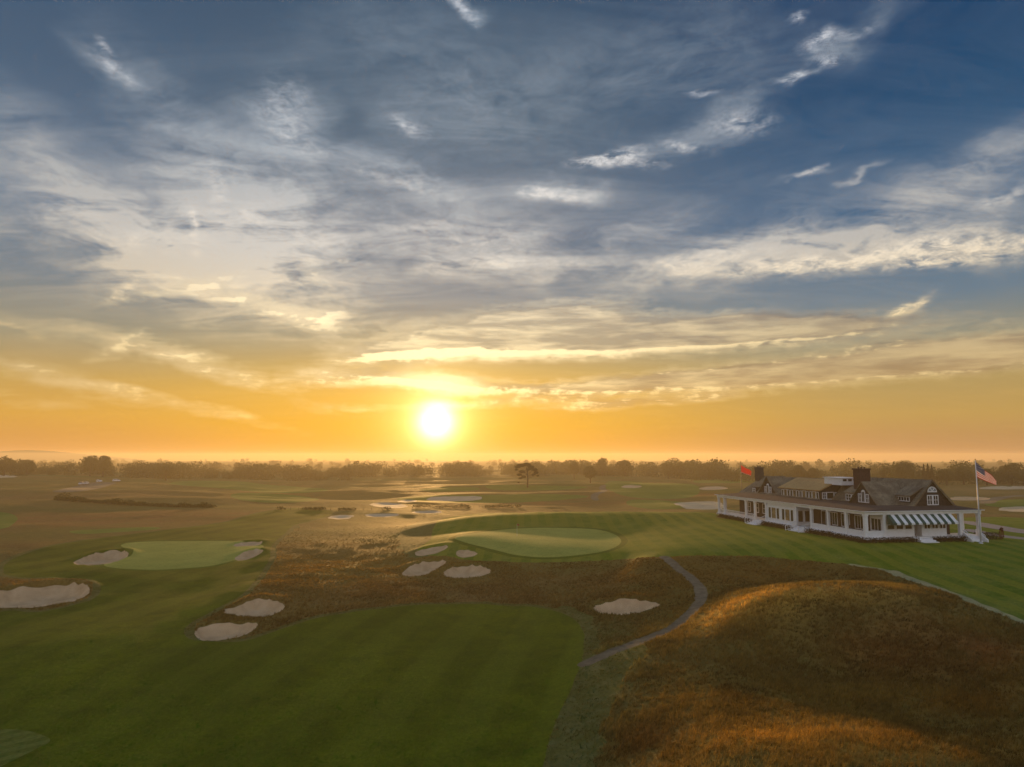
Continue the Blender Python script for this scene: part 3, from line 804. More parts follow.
    dv = call(gv, P, PLN); db = call(gb, P, PLN); gp = group('puff_density', PUFF, (2.6, 1.6), puff_noise); dpf = call(gp, P, PLN)
    # the same layer sampled a little nearer to the sun: thin there means a lit edge
    sp_ = t.new('ShaderNodeCombineXYZ'); sp_.inputs[0].default_value = math.degrees(SUN_AZ); sp_.inputs[1].default_value = math.degrees(SUN_EL); sp_.inputs[2].default_value = 1.0
    ts = t.new('ShaderNodeVectorMath', operation='SUBTRACT'); t.put(ts.inputs[0], sp_.outputs[0]); t.put(ts.inputs[1], P)
    tn = t.new('ShaderNodeVectorMath', operation='NORMALIZE'); t.put(tn.inputs[0], ts.outputs[0])
    off = t.new('ShaderNodeVectorMath', operation='MULTIPLY_ADD'); t.put(off.inputs[0], tn.outputs[0]); off.inputs[1].default_value = (.9, .75, 0); t.put(off.inputs[2], P)
    db2 = call(gb, off.outputs[0], PLN)
    offu = t.new('ShaderNodeVectorMath', operation='ADD'); t.put(offu.inputs[0], P); offu.inputs[1].default_value = (-.4, 1.1, 0)
    db3 = db2
    lit = t.math('SUBTRACT', db, t.math('MULTIPLY', db2, .85), clamp=True)
    # angle to the sun
    sd = (math.sin(SUN_AZ) * math.cos(SUN_EL), math.cos(SUN_AZ) * math.cos(SUN_EL), math.sin(SUN_EL))
    dp = t.new('ShaderNodeVectorMath', operation='DOT_PRODUCT'); t.put(dp.inputs[0], D); dp.inputs[1].default_value = sd
    ang = t.math('MULTIPLY', t.math('ARCCOSINE', t.math('MINIMUM', dp.outputs['Value'], .9999999)), deg)
    # veil colour
    vcol = t.ramp(f, stops([(0,(236,176,96)),(4,(250,198,110)),(7,(250,214,150)),(11,(246,222,182)),(16,(226,218,206)),(24,(180,188,196)),(34,(142,158,174)),(45,(122,140,160))]))
    vprox = t.maprange(ang, 8, 38, 1.0, .72, True)
    vs = t.new('ShaderNodeVectorMath', operation='SCALE'); t.put(vs.inputs[0], vcol); t.put(vs.inputs['Scale'], vprox)
    c = t.mix(t.math('MULTIPLY', t.math('MINIMUM', dv, 1.0), .80), base, vs.outputs[0])
    pcol = t.ramp(f, stops([(3,(255,206,120)),(8,(252,222,160)),(12,(244,222,184)),(17,(232,222,208)),(26,(204,206,210)),(40,(180,186,198))]))
    c = t.mix(t.math('MULTIPLY', dpf, .85), c, pcol)
    # band colour: dark body, lit rim
    bdark = t.ramp(f, stops([(0,(200,138,66)),(3,(196,142,72)),(6,(146,118,84)),(9,(122,110,98)),(14,(126,124,124)),(30,(100,112,130))]))
    blit = t.ramp(f, stops([(0,(255,196,96)),(3,(252,208,126)),(6,(252,220,158)),(10,(248,224,176)),(16,(236,222,198)),(30,(200,200,205))]))
    bl = t.new('ShaderNodeVectorMath', operation='SCALE'); t.put(bl.inputs[0], blit); t.put(bl.inputs['Scale'], t.maprange(ang, 2, 36, 1.4, .72, True))
    thin = t.math('SUBTRACT', 1.0, t.maprange(db, .1, .6, 0, 1), clamp=True)
    lf_ = t.math('MAXIMUM', t.maprange(lit, .14, .55, 0, 1), t.math('MULTIPLY', thin, .6))
    nb = noise2(t, t.mapping(P, scale=(.12, .9, 1), rot=(0, 0, R(-4))), 1.0, 6, .6, .1)
    lf_ = t.math('ADD', lf_, t.maprange(nb, .36, .64, .0, .6), None, True)
    top_ = t.maprange(t.math('SUBTRACT', db, db3), -.25, .35, 0, 1)
    lf_ = t.math('MULTIPLY_ADD', top_, .35, t.math('MULTIPLY', lf_, .85), True)
    lf_ = t.math('MAXIMUM', lf_, t.maprange(az, 8, 24, .26, .05))
    lf_ = t.math('MAXIMUM', lf_, t.maprange(ang, 2.5, 7.5, .95, 0, True))
    bc = t.mix(t.math('MAXIMUM', lf_, t.maprange(az, -8, -16, 0, .7)), bdark, bl.outputs[0])
    c = t.mix(t.math('MULTIPLY', db, .94), c, bc)
    # ---- the sun and its glare in the air
    g1 = t.math('MULTIPLY', t.math('POWER', 2.71828, t.math('MULTIPLY', t.math('POWER', t.math('DIVIDE', ang, 1.3), 2.0), -1.0)), 1.7)
    g2 = t.math('MULTIPLY', t.math('POWER', 2.71828, t.math('DIVIDE', ang, -1.9)), 2.0)
    g3 = t.math('MULTIPLY', t.math('POWER', 2.71828, t.math('DIVIDE', ang, -8.0)), .03)
    def addcol(c, k, col):
        s_ = t.new('ShaderNodeVectorMath', operation='SCALE'); s_.inputs[0].default_value = col; t.put(s_.inputs['Scale'], k)
        a_ = t.new('ShaderNodeVectorMath', operation='ADD'); t.put(a_.inputs[0], c); t.put(a_.inputs[1], s_.outputs[0]); return a_.outputs[0]
    c = addcol(c, g1, (1, .93, .75)); c = addcol(c, g2, (1, .74, .27)); c = addcol(c, g3, (1, .69, .18))
    t.put(bg.inputs[0], c); bg.inputs[1].default_value = SKY_STRENGTH
    w.cycles.sampling_method = 'NONE'
SKY_STRENGTH = 1.0
build_sky()
sl = bpy.data.lights.new('sun', 'SUN'); so = bpy.data.objects.new('sun', sl); COL.objects.link(so)
sl.energy = 5.0; sl.angle = R(.53); sl.color = (1, .54, .18)
from mathutils import Vector
so.rotation_euler = Vector((math.sin(SUN_AZ) * math.cos(SUN_EL), math.cos(SUN_AZ) * math.cos(SUN_EL), math.sin(SUN_EL))).to_track_quat('Z', 'Y').to_euler()

hm = bpy.data.materials.new('haze'); hm.use_nodes = True
ht = NT(hm.node_tree); ht.n.clear()
ho = ht.new('ShaderNodeOutputMaterial'); hv = ht.new('ShaderNodeVolumePrincipled')
hv.inputs['Color'].default_value = (.95, .85, .60, 1); hv.inputs['Density'].default_value = .00029; hv.inputs['Anisotropy'].default_value = .42
ht.l.new(hv.outputs[0], ho.inputs['Volume'])
hz = MB().box((-3600, -3600, float(V[:, 2].min()) - 1.0), (3600, 3600, 28)).build('haze', hm)
hz['kind'] = 'stuff'

scene.view_settings.view_transform = 'Standard'; scene.view_settings.look = 'None'
scene.view_settings.gamma = 1; scene.view_settings.exposure = 0.15
scene.render.engine = 'CYCLES'
cy = scene.cycles
cy.use_denoising = True; cy.use_adaptive_sampling = True; cy.adaptive_threshold = .03; cy.adaptive_min_samples = 14; cy.max_bounces = 5; cy.diffuse_bounces = 2; cy.glossy_bounces = 2; cy.transmission_bounces = 3; cy.volume_bounces = 0; cy.transparent_max_bounces = 6
cy.volume_step_rate = 1; cy.sample_clamp_indirect = 4; cy.caustics_reflective = False; cy.caustics_refractive = False
# ------------------------------------------------------------------ clubhouse (local X along the gable front, local Y along the long side)
M['shingle'] = simple('weathered_shingle', (.055,.038,.028,1), .9, .25, 2.5, bump=.5, bscale=12)
M['roof'] = None
def roof_mat(name, c0, c1, c2):
    m, t, bs = new_mat(name)
    co = objco(t)
    n = t.noise(co, .5, 5, .65); n2 = t.noise(co, 5, 3, .7)
    c = t.mix(t.maprange(n, .38, .62), c0, c1); c = t.mix(t.maprange(n2, .45, .8), c, c2)
    br = t.new('ShaderNodeTexBrick'); t.put(br.inputs[0], co)
    t.put(bs.inputs['Base Color'], c); bs.inputs['Roughness'].default_value = .85; bs.inputs['Specular IOR Level'].default_value = .25
    w = t.new('ShaderNodeTexWave', bands_direction='Z', wave_profile='SAW'); t.put(w.inputs[0], co); w.inputs['Scale'].default_value = 1.6; w.inputs['Distortion'].default_value = .6
    b = t.new('ShaderNodeBump'); b.inputs['Strength'].default_value = .5; b.inputs['Distance'].default_value = .05
    t.put(b.inputs['Height'], t.math('ADD', w.outputs[1], n2)); t.put(bs.inputs['Normal'], b.outputs[0])
    return m
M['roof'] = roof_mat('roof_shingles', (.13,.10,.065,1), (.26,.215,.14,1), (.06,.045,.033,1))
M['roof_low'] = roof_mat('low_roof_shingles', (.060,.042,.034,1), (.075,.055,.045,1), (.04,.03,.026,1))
M['roof_glow'] = roof_mat('sky_glow_roof_shingles', (.42,.25,.09,1), (.50,.32,.13,1), (.25,.15,.07,1))  # shed dormer roof: golden sky glow painted into the shingle colour
M['white'] = simple('white_paint', (.78,.78,.78,1), .5, .03, 2)
M['deck'] = simple('deck_boards', (.30,.28,.26,1), .8, .1, 2)
M['skirt'] = simple('dark_lattice', (.035,.028,.022,1), .9, .2, 4)
M['brick'] = simple('chimney_brick', (.075,.036,.028,1), .9, .25, 6, bump=.4)
M['brickg'] = simple('grey_chimney_brick', (.07,.055,.045,1), .9, .25, 6, bump=.4)
M['awn_g'] = simple('green_canvas', (.015,.075,.055,1), .8, .1, 3)
M['awn_w'] = simple('white_canvas', (.75,.76,.76,1), .8, .04, 3)
M['door'] = simple('dark_door', (.05,.03,.02,1), .5, .1, 3)
def glass_mat():
    m, t, bs = new_mat('window_glass')
    bs.inputs['Base Color'].default_value = (.035,.03,.02,1); bs.inputs['Roughness'].default_value = .08; bs.inputs['Specular IOR Level'].default_value = .6
    return m
M['glass'] = glass_mat()
M['room'] = simple('sunset_pane', (.30,.21,.09,1), .8, .35, 1.2)  # sunset light seen through the windows, painted onto the panes

house = empty('clubhouse', (HC[0], HC[1], 0), HA); house.scale = (HSX, 1, 1)
tag(house, 'long dark shingled clubhouse with white columned porch, two chimneys and striped awning', 'clubhouse')
UL = 46.0; VW = 19.8
FL = 0.75          # deck height
EV = 4.0           # underside of the eave beam
# ---- deck and skirt
d = MB(); d.box((-.35, -.35, FL - .28), (3.4, UL + .3, FL)); d.box((3.4, -.35, FL - .28), (VW + .3, 3.3, FL))
d.build('porch_deck', M['white'], house)
sk = MB(); sk.box((0, 0, -1.5), (VW, UL, FL - .285)); sk.build('foundation', M['skirt'], house)
# ---- ground floor walls
w = MB()
w.box((3.3, 3.3, FL - .3), (VW - 3.2, UL - 3.0, 4.5))
w.build('ground_floor_wall', M['shingle'], house)

def window(parent, o, ax, nrm, wd, ht, nc=2, nr=2, fw=.12, sunset=False, glassless=False, dep=.07, name='window'):
    """o: lower-left corner on the wall, ax: unit vector along the wall, nrm: outward unit vector"""
    o = np.array(o, float); ax = np.array(ax, float); nrm = np.array(nrm, float); up_ = np.array((0, 0, 1.0))
    m = MB()
    def bar(a0, a1, z0, z1, th):
        p = o + ax * a0 + up_ * z0; 
        P = [o + ax * a0 + up_ * z0, o + ax * a1 + up_ * z0, o + ax * a1 + up_ * z1, o + ax * a0 + up_ * z1]
        m.slab([tuple(q) for q in P], tuple(nrm * th))
    bar(0, fw, 0, ht, dep); bar(wd - fw, wd, 0, ht, dep); bar(fw, wd - fw, 0, fw, dep * .97); bar(fw, wd - fw, ht - fw, ht, dep * .97)
    for i in range(1, nc):
        a = fw + (wd - 2 * fw) * i / nc; bar(a - .04, a + .04, fw, ht - fw, dep * .8)
    for i in range(1, nr):
        z = fw + (ht - 2 * fw) * i / nr; bar(fw, wd - fw, z - .03, z + .03, dep * .72)
    f = m.build(name, M['white'], parent)
    g = MB(); P = [o + ax * fw + up_ * fw, o + ax * (wd - fw) + up_ * fw, o + ax * (wd - fw) + up_ * (ht - fw), o + ax * fw + up_ * (ht - fw)]
    g.slab([tuple(q + nrm * .005) for q in P], tuple(nrm * .02)); g.build('pane', M['room' if sunset else 'glass'], f)
    return f
LN = (-1, 0, 0); LA = (0, 1, 0)      # long side: outward, along
FN = (0, -1, 0); FA = (1, 0, 0)      # gable front
# windows on the inner wall behind the porch, long side
for u in (4.6, 7.9, 10.9): window(house, (3.3, u, 1.35), LA, LN, 2.1, 2.1, 3, 1)
window(house, (3.3, 13.9, .8), LA, LN, 1.3, 2.7, 1, 1); 
for u in (32.0, 35.3, 38.4): window(house, (3.3, u, 1.5), LA, LN, 1.9, 1.9, 2, 2)
dr = MB(); dr.box((3.22, 15.6, FL), (3.3, 17.0, 3.3)); dr.build('door', M['door'], house)
dr = MB(); dr.box((3.22, 28.2, FL), (3.3, 29.8, 3.3)); dr.build('door', M['door'], house)
# ---- sunroom flush with the porch edge, white
s_ = MB(); s_.box((.12, 17.9, FL - .02), (3.3, 27.0, 4.05)); sr = s_.build('sunroom', M['white'], house)
for u in (18.5, 22.9): 
    window(sr, (.12, u + .0, 1.35), LA, LN, .9, 2.0, 1, 1, .08, dep=.05); window(sr, (.12, u + 1.0, 1.3), LA, LN, 1.6, 2.1, 1, 1, .12, True); window(sr, (.12, u + 2.7, 1.35), LA, LN, .9, 2.0, 1, 1, .08, dep=.05)
# ---- bays flush with the gable front, white panelled
b_ = MB(); b_.box((3.35, .35, FL - .02), (8.6, 3.3, 4.05)); b_.box((9.9, .35, FL - .02), (14.2, 3.3, 4.05)); b_.box((8.6, 1.6, FL - .02), (9.9, 3.3, 4.05)); fb = b_.build('front_bay', M['white'], house)
for v in (3.9, 5.4, 6.9): window(fb, (v, .35, 1.75), FA, FN, 1.3, 1.6, 1, 1, .1)
for v in (10.2, 11.55, 12.9): window(fb, (v, .35, 1.75), FA, FN, 1.2, 1.6, 2, 1, .1)
window(fb, (3.35, .75, 1.45), LA, LN, 2.3, 1.9, 3, 1, .12)
window(sr, (.5, 17.9, 1.3), FA, FN, 1.1, 2.0, 1, 1, .1)
window(sr, (1.8, 17.9, 1.3), FA, FN, 1.1, 2.0, 1, 1, .1)
dd = MB(); dd.box((8.75, 1.52, FL), (9.75, 1.6, 3.2)); dd.build('door', M['door'], house)
dw = MB(); dw.box((14.2, 1.9, FL), (16.2, 3.3, 4.3)); dw.build('side_wall', M['shingle'], house)
# windows behind the open corner porch of the front
window(house, (1.0 + 2.4, 3.3, 1.4), FA, FN, .1 + .5, 1.9, 1, 1, .08)
# ---- columns
def column(x, y, wd=.38):
    m = MB(); m.box((x - wd / 2, y - wd / 2, FL), (x + wd / 2, y + wd / 2, EV)); m.box((x - wd / 2 - .06, y - wd / 2 - .06, FL + .001), (x + wd / 2 + .06, y + wd / 2 + .06, FL + .3)); m.box((x - wd / 2 - .06, y - wd / 2 - .06, EV - .2), (x + wd / 2 + .06, y + wd / 2 + .06, EV - .002))
    m.build('column', M['white'], house)
for u in (4.4, 8.8, 13.2, 17.6, 27.2, 31.2, 34.6, 43.4): column(.1, u)
column(.1, .1, .5); column(.1, UL - .1); column(3.2, .12, .4); column(1.7, UL - .1, .3)
column(16.4, .12, .45); column(VW - .1, .12, .45); column(VW - .1, 3.2, .38)
# ---- parapets / rails between the columns
def parapet(a, b, h=.85, name='porch_rail'):
    m = MB(); m.box(a, (b[0], b[1], FL + h)); m.box((min(a[0], b[0]) - .03, min(a[1], b[1]) - .03, FL + h + .001), (max(a[0], b[0]) + .03, max(a[1], b[1]) + .03, FL + h + .08)); m.build(name, M['white'], house)
for u0, u1 in ((.4, 4.2), (4.6, 8.6), (9.0, 13.0)): parapet((0, u0, FL), (.16, u1, FL))
parapet((.4, 0, FL), (3.0, .16, FL)); 
def rail(a, b, z0=FL, z1=None, n=14, h=.85):
    a = np.array(a, float); b = np.array(b, float); m = MB(); z1 = z0 if z1 is None else z1
    P = lambda t, z: tuple(a + (b - a) * t) + (z0 + (z1 - z0) * t + z,)
    m.tube([P(0, h), P(1, h)], .05, 6); m.tube([P(0, .12), P(1, .12)], .04, 6)
    for i in range(n + 1): m.tube([P(i / n, .1), P(i / n, h)], .028 if 0 < i < n else .06, 5)
    m.build('railing', M['white'], house)
rail((.1, 34.8), (.1, 43.2), n=34); rail((.1, 43.6), (.1, UL - .3), n=9); rail((.1, 31.4), (.1, 34.4), n=12)
# ---- steps
def steps(o, out, along, wd, n=4, run=.42, rails=True):
    o = np.array(o, float); out = np.array(out, float); along = np.array(along, float)
    m = MB()
    for i in range(n):
        z = FL - .02 - (i + 1) * (FL + .15) / (n + 1)
        a = o + out * (run * i + .3); b = o + along * wd + out * (run * (i + 1) + .3)
        m.box((a[0], a[1], -.6), (b[0], b[1], z))
    m.build('steps', M['deck'] if False else M['white'], house)
    if rails:
        for k in (0, wd):
            p = (o + along * k)[:2]; q = (o + along * k + out * (run * n + .3))[:2]
            rail(p, q, FL, .0, 5, .9)
steps((0, 13.5, 0), (-1, 0, 0), (0, 1, 0), 3.8, 4, .5); steps((0, 27.5, 0), (-1, 0, 0), (0, 1, 0), 3.4, 4, .5)
steps((8.0, 0, 0), (0, -1, 0), (1, 0, 0), 2.6, 4, .6, False)
steps((16.75, 0, 0), (0, -1, 0), (1, 0, 0), 2.3, 4, .32)
# solid white cheeks of the wide front stair
for x in (16.45, 19.1):
    ck = MB(); ck.slab([(x, -.3, -.4), (x, -1.9, -.4), (x, -1.9, .3), (x, -.3, 1.3)], (.2, 0, 0)); ck.build('stair_cheek', M['white'], house)
# ---- eave beam and low roof
e = MB(); e.box((-.2, -.2, EV + .001), (.25, UL + .2, EV + .42)); e.box((.25, -.2, EV + .001), (VW + .2, .25, EV + .42)); e.box((VW - .25, .25, EV + .001), (VW + .2, 3.6, EV + .42)); e.box((.25, UL - .25, EV + .001), (3.6, UL + .2, EV + .42))
e.build('eave_beam', M['white'], house)
g_ = MB(); g_.box((-.55, -.55, EV + .423), (VW + .55, UL + .55, EV + .52)); g_.build('gutter', M['white'], house)
E0 = EV + .523
lr = MB()
a0 = (-.5, -.5, E0); a1 = (VW + .5, -.5, E0); a2 = (VW + .5, UL + .5, E0); a3 = (-.5, UL + .5, E0)
i0 = (4.6, 1.0, 5.05); i1 = (16.7, 1.0, 5.05); i2 = (16.7, UL - 3, 5.05); i3 = (4.6, UL - 3, 5.05)
lr.add([a0, a1, a2, a3, i0, i1, i2, i3], [(0, 1, 5, 4), (1, 2, 6, 5), (2, 3, 7, 6), (3, 0, 4, 7), (4, 5, 6, 7), (3, 2, 1, 0)])
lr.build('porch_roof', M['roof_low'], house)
# ---- upper roofs: prisms with a shingled skin
def gable_roof(x0, x1, xr, y0, y1, zf, zr, name='roof', mat='roof', hip0=0, hip1=0, th=.18):
    """ridge along Y at x = xr; solid body below"""
    m = MB()
    P = [(x0, y0, zf), (xr, y0 + hip0, zr), (x1, y0, zf)]; Q = [(x0, y1, zf), (xr, y1 - hip1, zr), (x1, y1, zf)]
    m.add(P + Q, [(0, 1, 4, 3), (1, 2, 5, 4), (0, 3, 5, 2)] + ([(0, 2, 1)] if 1 else []) + [(3, 4, 5)])
    return m.build(name, M[mat], house)
# left (long) wing
gable_roof(4.5, 14.5, 8.6, 17.7, 45.5, 4.95, 8.45, hip0=0, hip1=3.6)
gable_roof(6.9, 14.5, 9.8, 8.5, 17.7, 4.96, 8.0)
# right wing with the gable end facing the lawn; wall in front, roof overhanging
gy = 1.2
gable_roof(9.3, 16.7, 12.9, gy + .35, 19.0, 4.96, 8.7)
gw = MB(); gw.slab([(9.55, gy + .2, 4.9), (16.45, gy + .2, 4.9), (12.9, gy + .2, 8.5)], (0, .14, 0)); gwall = gw.build('gable_wall', M['shingle'], house)
bg_ = MB()   # barge boards
for x in (9.1, 16.9):
    s = 1 if x < 12 else -1
    bg_.slab([(x, gy - .15, 4.86), (x + s * .35, gy - .15, 4.86), (12.9, gy - .15, 8.62), (12.9, gy - .15, 8.86)], (0, .16, 0))
bg_.build('barge_board', M['roof'], house)
rs_ = MB()   # roof skin running out over the gable wall
rs_.slab([(9.1, gy - .15, 4.88), (12.9, gy - .15, 8.74), (12.9, gy - .15, 8.9), (8.95, gy - .15, 4.9)], (0, 17.8, 0)); rs_.slab([(16.9, gy - .15, 4.88), (12.9, gy - .15, 8.74), (12.9, gy - .15, 8.9), (17.05, gy - .15, 4.9)], (0, 17.8, 0))
rs_.build('roof', M['roof'], house)
window(gwall, (12.0, gy + .2, 5.15), FA, FN, .98, 1.5, 2, 2, .12); window(gwall, (13.02, gy + .2, 5.15), FA, FN, .98, 1.5, 2, 2, .12)
hw = MB(); n_ = 10; cxh, czh, rh = 12.98, 7.05, .85
pts = [(cxh + rh * math.cos(math.pi * k / n_), gy + .2, czh + rh * math.sin(math.pi * k / n_)) for k in range(n_ + 1)]
hw.slab(pts, (0, -.07, 0)); hf = hw.build('half_round_window', M['white'], gwall)
gp_ = MB()
for k in range(3):
    a0_, a1_ = math.pi * (k + .12) / 3, math.pi * (k + .88) / 3
    gp_.slab([(cxh + .12 * math.cos((a0_ + a1_) / 2), gy + .13, czh + .12 + .1 * math.sin((a0_ + a1_) / 2))] + [(cxh + .68 * math.cos(a), gy + .13, czh + .08 + .62 * math.sin(a)) for a in np.linspace(a0_, a1_, 5)], (0, -.02, 0))
gp_.build('pane', simple('pale_glass', (.30,.33,.38,1), .15, .05), hf)
# cross gable between the wings and the left one: face looks out over the long side
def cross_gable(yc, hw_, x0, x1, zf, zr):
    m = MB(); m.add([(x0 + .25, yc - hw_, zf), (x0 + .25, yc, zr), (x0 + .25, yc + hw_, zf), (x1, yc - hw_, zf), (x1, yc, zr), (x1, yc + hw_, zf)], [(0, 1, 4, 3), (1, 2, 5, 4), (0, 3, 5, 2), (3, 4, 5), (0, 2, 1)])
    g = m.build('cross_gable', M['shingle'], house)
    s = MB(); h = .16
    s.slab([(x0 - .1, yc - hw_ - .2, zf - .1), (x0 - .1, yc, zr + .02), (x0 - .1, yc, zr + .2), (x0 - .1, yc - hw_ - .35, zf - .08)], (x1 - x0, 0, 0)); s.slab([(x0 - .1, yc + hw_ + .2, zf - .1), (x0 - .1, yc, zr + .02), (x0 - .1, yc, zr + .2), (x0 - .1, yc + hw_ + .35, zf - .08)], (x1 - x0, 0, 0))
    s.build('roof', M['roof'], g)
    # palladian window: two side lights and a tall arched middle
    window(g, (x0 + .25, yc - 1.25, zf + .25), LA, LN, .8, 1.35, 2, 2, .1); window(g, (x0 + .25, yc + .45, zf + .25), LA, LN, .8, 1.35, 2, 2, .1)
    a = MB(); pp = [(x0 + .25, yc - .42, zf + .25), (x0 + .25, yc + .42, zf + .25)] + [(x0 + .25, yc + .42 * math.cos(t), zf + 1.8 + .42 * math.sin(t)) for t in np.linspace(0, math.pi, 7)]
    a.slab(pp, (-.1, 0, 0)); f = a.build('arched_window', M['white'], g)
    q = MB(); 
    for y_ in (-.28, .04): q.box((x0 + .14, yc + y_, zf + .4), (x0 + .125, yc + y_ + .24, zf + 1.9))
    q.build('pane', M['glass'], f)
cross_gable(6.9, 3.2, 5.0, 11.4, 5.0, 8.3)
cross_gable(34.6, 3.4, 4.8, 9.0, 4.98, 8.4)
# long shed dormer
sd = MB(); sd.slab([(4.9, 17.6, 5.0), (9.0, 17.6, 5.0), (9.0, 17.6, 8.1), (4.9, 17.6, 6.55)], (0, 12.2, 0)); sdo = sd.build('shed_dormer', M['shingle'], house)
sr_ = MB(); sr_.slab([(4.5, 17.2, 6.48), (8.8, 17.2, 8.35), (8.8, 17.2, 8.5), (4.45, 17.2, 6.64)], (0, 13.0, 0)); sr_.build('roof', M['roof_glow'], sdo)
for u in (18.0, 20.95, 23.9, 26.85): 
    window(sdo, (4.9, u, 5.1), LA, LN, .75, 1.25, 1, 1, .1, dep=.06); window(sdo, (4.9, u + .78, 5.05), LA, LN, 1.15, 1.35, 1, 1, .1, True); window(sdo, (4.9, u + 1.96, 5.1), LA, LN, .75, 1.25, 1, 1, .1, dep=.06)
window(sdo, (5.25, 17.6, 5.15), FA, FN, .8, 1.15, 2, 2, .1); window(sdo, (6.07, 17.6, 5.1), FA, FN, 1.5, 1.25, 1, 1, .12); window(sdo, (7.59, 17.6, 5.15), FA, FN, .7, 1.15, 2, 2, .1)
# small dormer beside the cross gable
s2 = MB(); s2.box((6.9, 10.4, 5.0), (9.6, 13.6, 6.45)); s2o = s2.build('small_dormer', M['shingle'], house)
s3 = MB(); s3.slab([(6.6, 10.2, 6.4), (9.4, 10.2, 7.85), (9.4, 10.2, 8.0), (6.6, 10.2, 6.55)], (0, 3.6, 0)); s3.build('roof', M['roof'], s2o)
window(s2o, (6.9, 10.6, 5.2), LA, LN, 1.4, 1.1, 2, 2, .1); window(s2o, (6.9, 12.05, 5.2), LA, LN, 1.4, 1.1, 2, 2, .1); window(s2o, (7.1, 10.4, 5.4), FA, FN, 1.9, .9, 3, 2, .1)
# eyebrow dormer on the right wing
ed = MB(); ed.slab([(9.5, 1.9, 5.3), (11.8, 1.9, 5.3), (11.8, 1.9, 7.5), (9.5, 1.9, 6.45)], (0, 3.2, 0)); edo = ed.build('strip_dormer', M['shingle'], house)
er = MB(); er.slab([(9.25, 1.7, 6.38), (12.2, 1.7, 7.9), (12.2, 1.7, 8.04), (9.22, 1.7, 6.52)], (0, 3.6, 0)); er.build('roof', M['roof'], edo)
window(edo, (9.5, 2.0, 5.65), LA, LN, 3.0, .72, 5, 1, .1)
# roof monitor and chimneys
rm = MB(); rm.box((7.0, 14.5, 7.6), (10.2, 19.3, 8.75)); rm.box((6.8, 14.3, 8.753), (10.4, 19.5, 8.87)); rmo = rm.build('roof_monitor', M['white'], house)
for k in range(3): window(rmo, (7.15 + k, 14.5, 8.2), FA, FN, .85, .5, 1, 1, .06, dep=.04)
def chimney(x, y, wx, wy, zt, mat):
    m = MB(); m.box((x - wx / 2, y - wy / 2, 5.2), (x + wx / 2, y + wy / 2, zt - .35)); m.box((x - wx / 2 - .12, y - wy / 2 - .12, zt - .349), (x + wx / 2 + .12, y + wy / 2 + .12, zt - .1))
    c = m.build('chimney', M[mat], house)
    for k in (-1, 0, 1):
        p = MB(); p.tube([(x + k * wx * .28, y, zt - .15), (x + k * wx * .28, y, zt + .15)], .14, 8); p.build('chimney_pot', M[mat], c)
chimney(8.7, 11.6, 2.1, 1.5, 10.55, 'brick'); chimney(7.9, 42.6, 1.2, 1.5, 10.3, 'brickg')
# finial dormer seen at the far left slope
fd = MB(); fd.box((4.9, 39.0, 4.95), (7.0, 40.6, 6.3)); fdo = fd.build('small_dormer', M['shingle'], house); window(fdo, (4.9, 39.15, 5.1), LA, LN, 1.2, 1.0, 2, 2, .1)
# ---- striped awning
aw = empty('awning', (0, 0, 0), 0, house)
v0, v1, n = 3.5, 14.6, 18
for k in range(n):
    a, b = v0 + (v1 - v0) * k / n, v0 + (v1 - v0) * (k + 1) / n
    m = MB(); m.slab([(a, -.22, 3.98), (b, -.22, 3.98), (b, -1.5, 2.85), (a, -1.5, 2.85)], (0, 0, -.03)); m.slab([(a, -1.5, 2.85), (b, -1.5, 2.85), (b, -1.5, 2.6), (a, -1.5, 2.6)], (0, -.03, 0))
    m.build('awning_stripe', M['awn_g' if k % 2 == 0 else 'awn_w'], aw)
m = MB()
m.slab([(v0, -.22, 3.96), (v0, -1.5, 2.84), (v0, -1.5, 2.6), (v0, -.22, 2.6)], (.03, 0, 0)); m.build('awning_side', M['awn_g'], aw)
m = MB()
for x in (v0 + .1, v0 + 3.7, v0 + 7.4, v1 - .1): m.tube([(x, -1.46, 2.7), (x, -.2, 2.5)], .035, 6)
m.build('awning_arm', M['white'], aw)
# ---- porch furniture: rocking chairs seen between the columns
def porch_chair(x, y, rz, lbl):
    X_, Y_ = house_xy(x, y)
    r = empty('porch_chair', (X_, Y_, FL), HA + rz)
    tag(r, lbl, 'chair', 'chairs on the clubhouse porch')
    wm = simple_cached('porch_wood', (.09,.05,.035,1))
    m = MB(); m.box((-.27, -.25, .40), (.27, .27, .46)); m.build('seat', wm, r)
    m = MB(); m.slab([(-.27, .27, .46), (.27, .27, .46), (.27, .42, 1.15), (-.27, .42, 1.15)], (0, .04, 0)); m.build('backrest', wm, r)
    for sx in (-1, 1):
        for y_ in (-.2, .22):
            m = MB(); m.box((sx * .24 - .03, y_ - .03, .002), (sx * .24 + .03, y_ + .03, .398)); m.build('leg', wm, r)
        m = MB(); m.box((sx * .27 - .04, -.27, .64), (sx * .27 + .04, .27, .68)); m.build('armrest', wm, r)
_sc = {}
def simple_cached(n, c):
    if n not in _sc: _sc[n] = simple(n, c)
    return _sc[n]
for i, (x, y, lbl) in enumerate([(1.7, 2.4, 'dark porch chair in the open bay nearest the clubhouse corner'), (1.7, 6.6, 'dark porch chair in the second open bay from the clubhouse corner'), (1.7, 11.0, 'dark porch chair in the third open bay from the clubhouse corner')]):
    porch_chair(x, y, R(-90), lbl)
